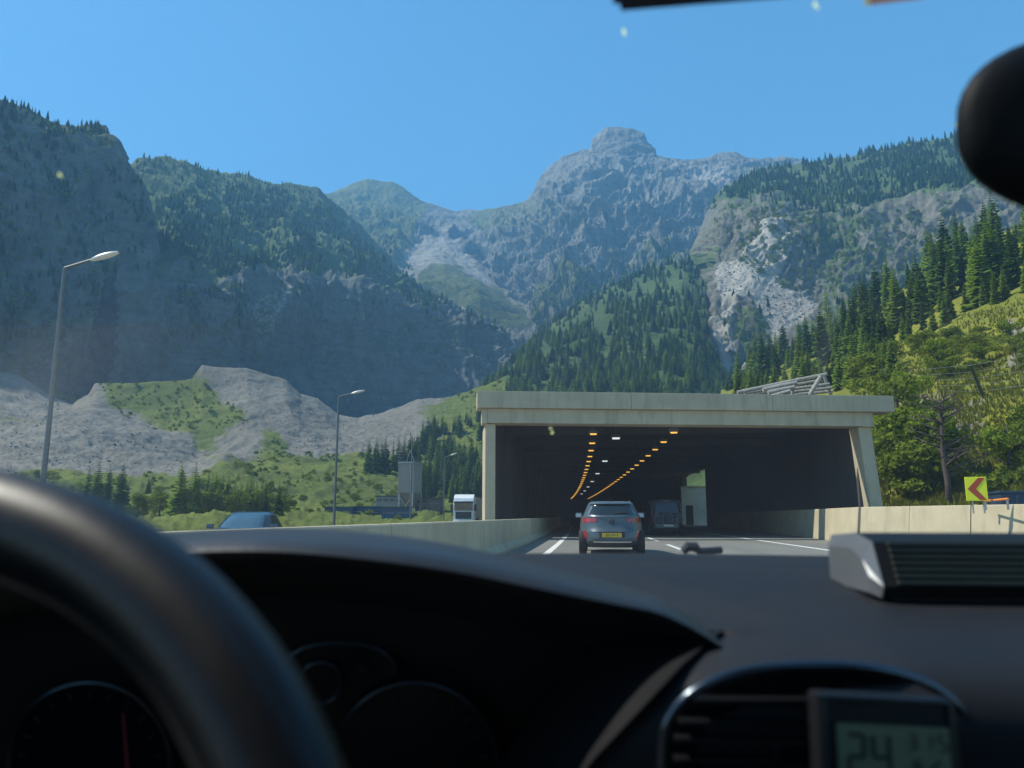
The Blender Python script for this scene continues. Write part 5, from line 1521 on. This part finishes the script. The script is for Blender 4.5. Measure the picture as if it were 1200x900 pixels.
M_seg = simple('lcd_segment', (0.012, 0.016, 0.012), 0.5)

own = empty('car_cabin', (0.04, 0.2, 0.0), 0, 'dark cabin of the car the view is taken from: dashboard, wheel and windscreen', 'car')
def wpt(p): return Vector((float(p[0]) - 0.04, float(p[1]) - 0.2, float(p[2])))      # world -> cabin frame
def rel(P): return [[wpt(p) for p in row] for row in P]
XC, XH = 0.04, 0.76
def ws_base(x): return 1.0 - 0.38 * ((x - XC) / XH) ** 2
def ws_z(x, y): return 0.965 + (ws_base(x) - y) * 0.60
# windscreen
P = []
for i in range(13):
    t = i / 12; row = []
    for j in range(25):
        x = XC + XH * (-1 + 2 * j / 24) * (1 - 0.14 * t)
        yb_ = ws_base(x); y = yb_ + (0.10 - yb_ + 0.10 * (1 - ((x - XC) / XH) ** 2)) * t
        row.append((x, y, ws_z(x, y)))
    P.append(row)
M_ws = glass_mat('windscreen_glass', (0.965, 0.985, 0.975), 0.16, film=0.011)
MB().grid(rel(P)).build('windscreen', M_ws, own, True)
ws_top = P[-1]
for k in (0, -1):
    MB().tube([wpt(r[k]) for r in P], 0.035, 8).build('windscreen_pillar', M_dash, own, True)
# specks of dirt on the glass
M_speck = leaf_mat('bird_lime', (0.8, 0.8, 0.8), (0.9, 0.9, 0.9), 0.85)
for (sx_, sy_, r_) in ((731, 36, 1.6), (732, 40, 1.3), (955, 5, 1.8), (958, 9, 1.3), (70, 205, 1.7), (72, 207, 1.3), (1121, 145, 2.0), (645, 502, 1.2), (647, 507, 1.4)):
    d = ray(sx_, sy_); t = 0.2
    for _ in range(400):
        q = CAM + d * t
        if q[2] > ws_z(q[0], q[1]) - 0.004 or t > 2: break
        t += 0.002
    a = np.array([1, 0, 0]) ; b = np.array([0, -0.857, 0.514])
    MB().disc(wpt(q), a, b, r_ * t / FPX, r_ * t / FPX * 1.6, 10).build('dirt_speck', M_speck, own)
# dashboard: rolled profile from the glass down to the knees
def lin(a, b, n): return [a + (b - a) * i / (n - 1) for i in range(n)]
prof0 = [(0.92, 0.9845), (0.80, 0.979), (0.68, 0.969), (0.62, 0.962), (0.56, 0.9535), (0.525, 0.947), (0.50, 0.939), (0.489, 0.927), (0.486, 0.9115), (0.489, 0.895), (0.494, 0.879), (0.51, 0.80), (0.54, 0.62)]
prof = prof0[:5]
_q = np.array(prof0[4:]); _t = np.linspace(0, len(_q) - 1, 28)
_qs = np.stack([np.interp(_t, np.arange(len(_q)), _q[:, 0]), np.interp(_t, np.arange(len(_q)), _q[:, 1])], 1)
for _ in range(6): _qs[1:-1] = (_qs[:-2] + 2 * _qs[1:-1] + _qs[2:]) / 4
prof = prof0[:4] + [tuple(map(float, v)) for v in _qs]
X_SEAM = 0.105
xs_ = lin(-0.70, X_SEAM, 50)
top_rows = []
for i, (y, z) in enumerate(prof[:5]):
    row = []
    for x in xs_:
        near = np.interp(x, [-0.03, 0.06], [0.70, 0.56])
        yy = min(ws_base(x) - 0.012, max(y, near)) if i else ws_base(x) - 0.012
        zz = float(np.interp(yy, [p[0] for p in prof[:5]][::-1], [p[1] for p in prof[:5]][::-1]))
        row.append((x, yy, zz - (0.0007 if i >= 4 else 0.0)))
    top_rows.append(row)
MB().grid(rel(top_rows)).build('dashboard_top', M_dash, own, True)
face = []; edge_pts = []
for (y, z) in [(ws_base(0.1) - 0.012, 0.9845)] + prof[1:]:
    pyz = project((0.1, y, z))[1]
    pe = float(np.interp(pyz, [735, 780, 900, 1100], [850, 800, 692, 560]))
    xe = max(-0.3, min(X_SEAM, float(at_y(pe, pyz, y)[0]))) if y < 0.60 else X_SEAM
    if y < 0.575: edge_pts.append((xe, y, z))
    row = []
    for j in range(60):
        u = j / 59
        x = xe + (0.78 - xe) * u
        rr = 0.006 * math.exp(-u * 40) * (1.0 if y < 0.56 else 0.0); yy = min(y, ws_base(x) - 0.012) if y > 0.6 else y           # rolled edge towards the binnacle
        row.append((x, yy + rr * 2.2, z - rr * 0.4))
    face.append(row)
MB().grid(rel(face)).build('dashboard_face', M_dash, own, True)
# binnacle hood
pxs = np.linspace(-270, 858, 70)
lip = np.interp(pxs, [-270, -150, -50, 50, 150, 235, 330, 430, 530, 640, 740, 800, 858], [745, 705, 676, 660, 650, 646, 645, 655, 668, 692, 712, 722, 734])
crest = np.interp(pxs, [-270, -150, -50, 50, 150, 205, 300, 400, 500, 600, 700, 790, 858], [735, 690, 655, 635, 627, 624, 618, 620, 632, 652, 679, 703, 726])
for _ in range(10):
    lip[1:-1] = (lip[:-2] + lip[1:-1] * 2 + lip[2:]) / 4; crest[1:-1] = (crest[:-2] + crest[1:-1] * 2 + crest[2:]) / 4
Lp = [at_depth(pxs - 6, lip + 52, np.full(70, 0.66)), at_depth(pxs - 2, lip + 14, np.full(70, 0.54)), at_depth(pxs, lip + 6, np.full(70, 0.507)), at_depth(pxs, lip, np.full(70, 0.502)),
      at_depth(pxs, lip * 0.72 + crest * 0.28, np.full(70, 0.507)), at_depth(pxs, lip * 0.4 + crest * 0.6 - 1.0, np.full(70, 0.53)), at_depth(pxs, lip * 0.15 + crest * 0.85 - 0.8, np.full(70, 0.56)), at_depth(pxs, crest, np.full(70, 0.60)), at_depth(pxs, crest + 5, np.full(70, 0.66))]
bk = at_depth(pxs, crest, np.full(70, 0.78)); bk[:, 2] = 0.966; bk[:, 1] = np.minimum(bk[:, 1], np.array([ws_base(x) - 0.03 for x in bk[:, 0]]))
Lp.append(bk)
for _p in Lp: _p[:, 2] -= np.interp(pxs, [760, 858], [0.0, 1.0]) ** 1.6 * 0.018
MB().grid(rel(Lp)).build('instrument_hood', M_hood, own, True)
# cluster panel with its gauges
clp = [[at_depth(px, py, 0.66 + (py - 690) * 0.00005) for px in np.linspace(-320, 840, 25)] for py in np.linspace(680, 1100, 6)]
for j_, px in enumerate(np.linspace(-320, 840, 25)):
    clp[0][j_] = at_depth(px, max(690.0, float(np.interp(px, pxs, lip)) + 34), 0.66)
clu = MB().grid(rel(clp)).build('instrument_panel', M_black, own, True)
sidew = [[at_depth(850 - 8, 738, 0.66), at_depth(845, 739, 0.545)]]
MB().grid(rel([[tuple(e) for e in edge_pts], [(e[0] - 0.045, 0.67, e[2] - 0.01) for e in edge_pts]])).build('binnacle_side', M_black, own, True)
camU, camV = Vector(tuple(_r)), Vector(tuple(_u))
def gauge(px, py, rp, D, name='gauge', rt=0.0018, expo=2.0, rpv=None, mat=None):
    c = wpt(at_depth(px, py, D)); k = D / FPX
    g = MB().disc(c, camU, camV, rp * k, (rpv or rp) * k, 48, expo).build(name, M_gloss, own)
    MB().ring(c, camU, camV, rp * k, (rpv or rp) * k, rt, 60, 8, expo).build('bezel', mat or M_ringdark, g, True)
    return g
g1 = gauge(105, 894, 94, 0.64)
g2_ = gauge(486, 896, 96, 0.64)
g3_ = gauge(398, 806, 70, 0.65, 'gauge', 0.0014, 2.6, 52)
g4 = gauge(376, 800, 24, 0.645, 'gauge', 0.0012)
k = 0.63 / FPX
def marks(g, px, py, rp, D, n):
    mb = MB()
    for i in range(n):
        a = math.pi * (1.15 - 1.3 * i / (n - 1))
        p0 = at_depth(px + math.cos(a) * rp * 0.80, py - math.sin(a) * rp * 0.80, D); p1 = at_depth(px + math.cos(a) * rp * 0.9, py - math.sin(a) * rp * 0.9, D)
        mb.tube([wpt(p0), wpt(p1)], 0.0006, 4)
    mb.build('scale_mark', M_plastic, g)
marks(g1, 105, 894, 94, 0.637, 15); marks(g2_, 486, 896, 96, 0.637, 15)
MB().tube([wpt(at_depth(152, 930, 0.634)), wpt(at_depth(144, 836, 0.634))], [0.0016, 0.0008], 6).build('needle', M_needle, g1)
MB().disc(wpt(at_depth(425, 785, 0.644)), camU, camV, 0.006, 0.006, 4).build('tell_tale', M_black, g3_)
# steering wheel
WC = Vector((-0.224, 0.173, 0.873)); tw = RAD(22)
WU, WV = Vector((1, 0, 0)), Vector((0, math.sin(tw), math.cos(tw))); WN = WU.cross(WV)
rim = MB().ring(wpt(WC), WU, WV, 0.170, 0.170, 0.017, 96, 16).build('steering_wheel', M_wheel, own, True)
hubc = wpt(WC) - WN * -0.02
mb = MB(); mb.lathe(hubc, WN, [(0.0, -0.018), (0.055, -0.016), (0.066, -0.005), (0.066, 0.03), (0.0, 0.03)], 28); mb.build('hub', M_black, rim, True)
for a in (RAD(8), RAD(172), RAD(270)):
    d = WU * math.cos(a) + WV * math.sin(a)
    MB().tube([wpt(WC) + d * 0.05, wpt(WC) + d * 0.12, wpt(WC) + d * 0.166], [0.016, 0.012, 0.014], 8).build('spoke', M_black, rim, True)
MB().tube([hubc + WN * 0.0, hubc - WN * 0.30], 0.03, 12).build('column', M_black, rim, True)
# oval air vent
vc = at_depth(958, 884, 0.44)
vent = MB().disc(wpt(vc) + Vector((0, 0.012, 0)), camU, camV, 0.0872, 0.0503, 56, 2.4).build('air_vent', M_gloss, own)
MB().ring(wpt(vc), camU, camV, 0.0890, 0.0508, 0.0030, 72, 10, 2.4).build('vent_ring', M_blueRing, vent, True)
for py_ in (822, 848, 868, 892, 916):
    hw = 0.0862 * (1 - min(0.98, abs(py_ - 884) / 104.0) ** 2.4) ** (1 / 2.4)
    c_ = wpt(vc) + camV * ((884 - py_) * 0.44 / FPX)
    MB().box((c_.x, c_.y + 0.006, c_.z), (hw * 2 - 0.01, 0.012, 0.0022), YAW).build('slat', M_black, vent)
MB().box(tuple(wpt(at_depth(925, 882, 0.432))), (0.020, 0.008, 0.010), YAW, 0.002).build('thumb_wheel', M_gloss, vent)
# wiper resting at the foot of the glass, outside
yw = 1.035
MB().tube([wpt(at_depth(800, 647, 1.06)), wpt(at_depth(806, 640.5, 1.06)), wpt(at_depth(815, 641, 1.06)), wpt(at_depth(820, 646, 1.06)), wpt(at_depth(845, 644.5, 1.07))], [0.005, 0.007, 0.007, 0.005, 0.005], 8).build('wiper', M_plastic, own)
# rear-view mirror
mc = at_depth(1384, 146, 0.43); k = 0.43 / FPX
mb = MB(); rowsM = []
for i in range(17):
    th = math.pi * i / 16; sc = math.sin(th) ** 0.55; dep = math.cos(th)
    row = []
    for j in range(49):
        q = 2 * math.pi * j / 48; cu, sv = math.cos(q), math.sin(q)
        row.append(wpt(mc) + camU * (262 * k * sc * math.copysign(abs(cu) ** (2 / 2.5), cu)) + camV * (118 * k * sc * math.copysign(abs(sv) ** (2 / 2.5), sv)) + Vector(tuple(_f)) * (0.022 * dep))
    rowsM.append(row)
mir = mb.grid(rowsM).build('rear_view_mirror', plastic_mat('mirror_housing', (0.006, 0.007, 0.009), 0.6, spec=0.15), own, True)
mt = wpt(mc) + Vector((0.0, 0.03, 0.0))
MB().tube([mt, mt + Vector((0.0, 0.06, 0.03)), mt + Vector((0.02, 0.05, 0.13))], 0.011, 8).build('stalk', M_black, mir, True)
# sun visor edge and toll sticker at the top of the glass
va0 = wpt(at_depth(719, 16.5, 0.40)); va1 = wpt(at_depth(1010, -7, 0.40))
ups = Vector((0, -0.16, 0.045))
mb = MB()
thk = Vector((0, 0.010, 0.013))
Vv = [va0, va1, va1 + ups, va0 + ups]; Vv += [p + thk for p in Vv]
bmv = bmesh.new(); vs = [bmv.verts.new(p) for p in Vv]
for f_ in ((0, 1, 2, 3), (7, 6, 5, 4), (0, 4, 5, 1), (1, 5, 6, 2), (2, 6, 7, 3), (3, 7, 4, 0)): bmv.faces.new([vs[i] for i in f_])
bmesh.ops.bevel(bmv, geom=bmv.edges[:], offset=0.004, segments=3, affect='EDGES')
bmesh.ops.recalc_face_normals(bmv, faces=bmv.faces[:])
mev = bpy.data.meshes.new('sun_visor'); bmv.to_mesh(mev); bmv.free(); mev.materials.append(plastic_mat('visor_vinyl', (0.02, 0.03, 0.045), 0.6))
mev.polygons.foreach_set('use_smooth', [True] * len(mev.polygons))
link('sun_visor', mev, own)
M_stick = simple('toll_sticker', (0.20, 0.09, 0.05), 0.6, var=0.2, scale=30)
qd = at_depth(1052, 2, 0.46)
MB().grid(rel([[at_depth(1016, 6.5, 0.46), at_depth(1084, -1.5, 0.46)], [at_depth(1012, -14, 0.475), at_depth(1082, -22, 0.475)]])).build('windscreen_sticker', M_stick, own)
MB().grid(rel([[at_depth(1013, 7, 0.459), at_depth(1021, 6, 0.459)], [at_depth(1010, -14, 0.474), at_depth(1018, -15, 0.474)]])).build('sticker_edge', M_speck, own)
# shell: roof, doors, seats-high rear, floor
def cab(name, c, s, mat, bev=0.02): return MB().box((c[0] - 0.04, c[1] - 0.2, c[2]), s, 0, bev).build(name, mat, own)
cab('roof', (0.04, -0.90, 1.535), (1.34, 1.98, 0.05), M_head)
cab('door', (-0.755, -0.35, 0.60), (0.08, 1.9, 0.66), M_dash)
cab('door', (0.835, -0.35, 0.60), (0.08, 1.9, 0.66), M_dash)
for x in (-0.74, 0.82):
    cab('centre_pillar', (x * 0.965, -0.55, 1.22), (0.07, 0.22, 0.60), M_head)
    cab('rear_pillar', (x * 0.965, -1.75, 1.22), (0.07, 0.35, 0.60), M_head)
cab('floor_pan', (0.04, -0.4, 0.25), (1.60, 2.9, 0.06), M_dash)
cab('rear_seat', (0.04, -1.45, 0.70), (1.40, 0.30, 0.85), M_head, 0.06)
cab('tailgate', (0.04, -1.93, 0.68), (1.50, 0.08, 0.80), M_dash)
cab('bulkhead', (0.04, 0.98, 0.55), (1.45, 0.06, 0.66), M_dash)
for x, yaw_ in ((-0.36, 0), (0.44, 0)):
    st = cab('front_seat', (x, -0.48, 0.78), (0.48, 0.16, 0.66), M_head, 0.06)
    cab('seat_cushion', (x, -0.22, 0.42), (0.50, 0.52, 0.16), M_head, 0.05)

# ------------------------------------------------------------------ things lying on the dashboard
# finned black box with a faceted silver end
bx0 = float(at_depth(991, 660, 0.66)[0]); bx1 = float(at_depth(1000, 660, 0.66)[0])
M_riba = simple('grey_rib', (0.05, 0.054, 0.042), 0.5, var=0.1)
bxo = empty('dashboard_speaker', (bx0, 0.70, 0.968), 0, 'black ribbed oblong box with a faceted silver end on the dashboard', 'device')
prf = [(-0.060, 0.000), (-0.066, 0.009), (-0.048, 0.042), (-0.010, 0.0485), (0.06, 0.045), (0.06, 0.000)]
L_ = 0.30
mb = MB(); mb.prism(prf, bx1 - bx0, L_, 'YZ')
mb.build('case', M_black, bxo)
c2 = [(-0.050, 0.003), (-0.053, 0.016), (-0.040, 0.028), (-0.012, 0.036), (0.05, 0.035), (0.05, 0.003)]
n = len(prf)
Vc = [(bx1 - bx0 - 0.0005, y, z) for y, z in prf] + [(0.0, y, z) for y, z in c2]
MB().add(Vc, [(i, (i + 1) % n, n + (i + 1) % n, n + i) for i in range(n)] + [tuple(range(n, 2 * n))]).build('silver_end', M_silver, bxo)
for k_ in range(7):
    t = (k_ + 0.5) / 7
    y = -0.066 + 0.018 * t - 0.0016; z = 0.009 + 0.033 * t + 0.0009
    MB().box(((bx1 - bx0 + L_) / 2 + 0.004, y, z), (L_ - (bx1 - bx0) - 0.012, 0.0040, 0.0026), 0).build('rib', M_riba, bxo)
MB().box(((bx1 - bx0 + L_) / 2, 0.0, -0.003), (L_ - 0.03, 0.10, 0.006), 0).build('foot_pad', M_plastic, bxo)

# little digital hygrometer clipped before the vent
D0 = 0.40
O_ = Vector(tuple(at_depth(1040, 872, D0)))
tU = Vector(tuple(at_depth(1118, 826, D0) - at_depth(955, 818, D0))); wL = tU.length; tU.normalize()
tV = Vector(tuple(at_depth(958, 818, D0) - at_depth(972, 935, D0 - 0.012))); hL = tV.length; tV.normalize(); tV = (tV - tU * tV.dot(tU)).normalized()
tN = tU.cross(tV)
clk = empty('digital_hygrometer', tuple(O_), 0, 'small digital humidity display reading 24 percent, clipped to the air vent', 'display')
clk.rotation_euler = Matrix((tU, tV, tN)).transposed().to_euler()
hL = 0.062
yoff = 818 - 872
cy_ = (872 - 818) * D0 / FPX - hL / 2          # panel centre above the anchor
MB().box((0, cy_, -0.006), (wL, hL, 0.014), 0, 0.0025).build('case', M_black, clk)
mb = MB()
for sx in (-1, 1): mb.box((sx * (wL / 2 - 0.0025), cy_, 0.0012), (0.004, hL - 0.002, 0.0032), 0, 0.001)
mb.box((0, cy_ + hL / 2 - 0.0022, 0.0012), (wL - 0.008, 0.0032, 0.0032), 0, 0.001); mb.build('frame', M_ringdark, clk)
sw, sh = wL * 0.80, 0.030
scy = cy_ + hL / 2 - 0.0145 - sh / 2
scr = MB().box((0.002, scy, 0.0022), (sw, sh, 0.002), 0).build('screen', M_lcd, clk)
SEG = {'2': 'abged', '4': 'fgbc', '3': 'abgcd', '1': 'bc', '5': 'afgcd'}
def digit(ch, x, y, w, h, t, mb):
    P_ = {'a': ((x, y + h), (w, t)), 'g': ((x, y + h / 2), (w, t)), 'd': ((x, y), (w, t)), 'f': ((x - w / 2, y + h * 0.75), (t, h / 2)), 'b': ((x + w / 2, y + h * 0.75), (t, h / 2)), 'e': ((x - w / 2, y + h * 0.25), (t, h / 2)), 'c': ((x + w / 2, y + h * 0.25), (t, h / 2))}
    for s_ in SEG[ch]:
        (px_, py_), (a, b) = P_[s_]
        mb.box((px_, py_, 0.0035), (max(a - 0.0004, 0.0004), max(b - 0.0004, 0.0004), 0.0006), 0)
mb = MB(); bx_ = 0.002 - sw / 2
digit('2', bx_ + 0.009, scy - 0.011, 0.0080, 0.021, 0.0026, mb); digit('4', bx_ + 0.022, scy - 0.011, 0.0080, 0.021, 0.0026, mb); mb.build('large_digits', M_seg, scr)
mb = MB()
for i, ch_ in enumerate('315'): digit(ch_, bx_ + 0.038 + 0.008 * i, scy + 0.004, 0.0040, 0.0075, 0.0013, mb)
mb.build('small_digits', M_seg, scr)
mb = MB(); mb.tube([(bx_ + 0.040, scy - 0.011, 0.0036), (bx_ + 0.052, scy - 0.001, 0.0036)], 0.0008, 4); mb.ring((bx_ + 0.040, scy - 0.003, 0.0036), (1, 0, 0), (0, 1, 0), 0.0018, 0.0018, 0.0006, 12, 4); mb.ring((bx_ + 0.053, scy - 0.0095, 0.0036), (1, 0, 0), (0, 1, 0), 0.0018, 0.0018, 0.0006, 12, 4); mb.build('percent_sign', M_seg, scr)
# ------------------------------------------------------------------ the air: even haze round the whole valley
def haze_mat(density):
    m, nt, out = newmat('mountain_air')
    v = nt.nodes.new('ShaderNodeVolumePrincipled')
    v.inputs['Color'].default_value = (0.20, 0.56, 0.98, 1)
    v.inputs['Density'].default_value = density
    v.inputs['Anisotropy'].default_value = 0.0
    nt.links.new(v.outputs[0], out.inputs['Volume'])
    return m
hz = MB().box((0, 1300, 650), (4400, 3000, 1306), 0).build('haze', haze_mat(0.00033))
tag(hz, 'thin blue summer haze filling the valley', 'haze', kind='stuff')
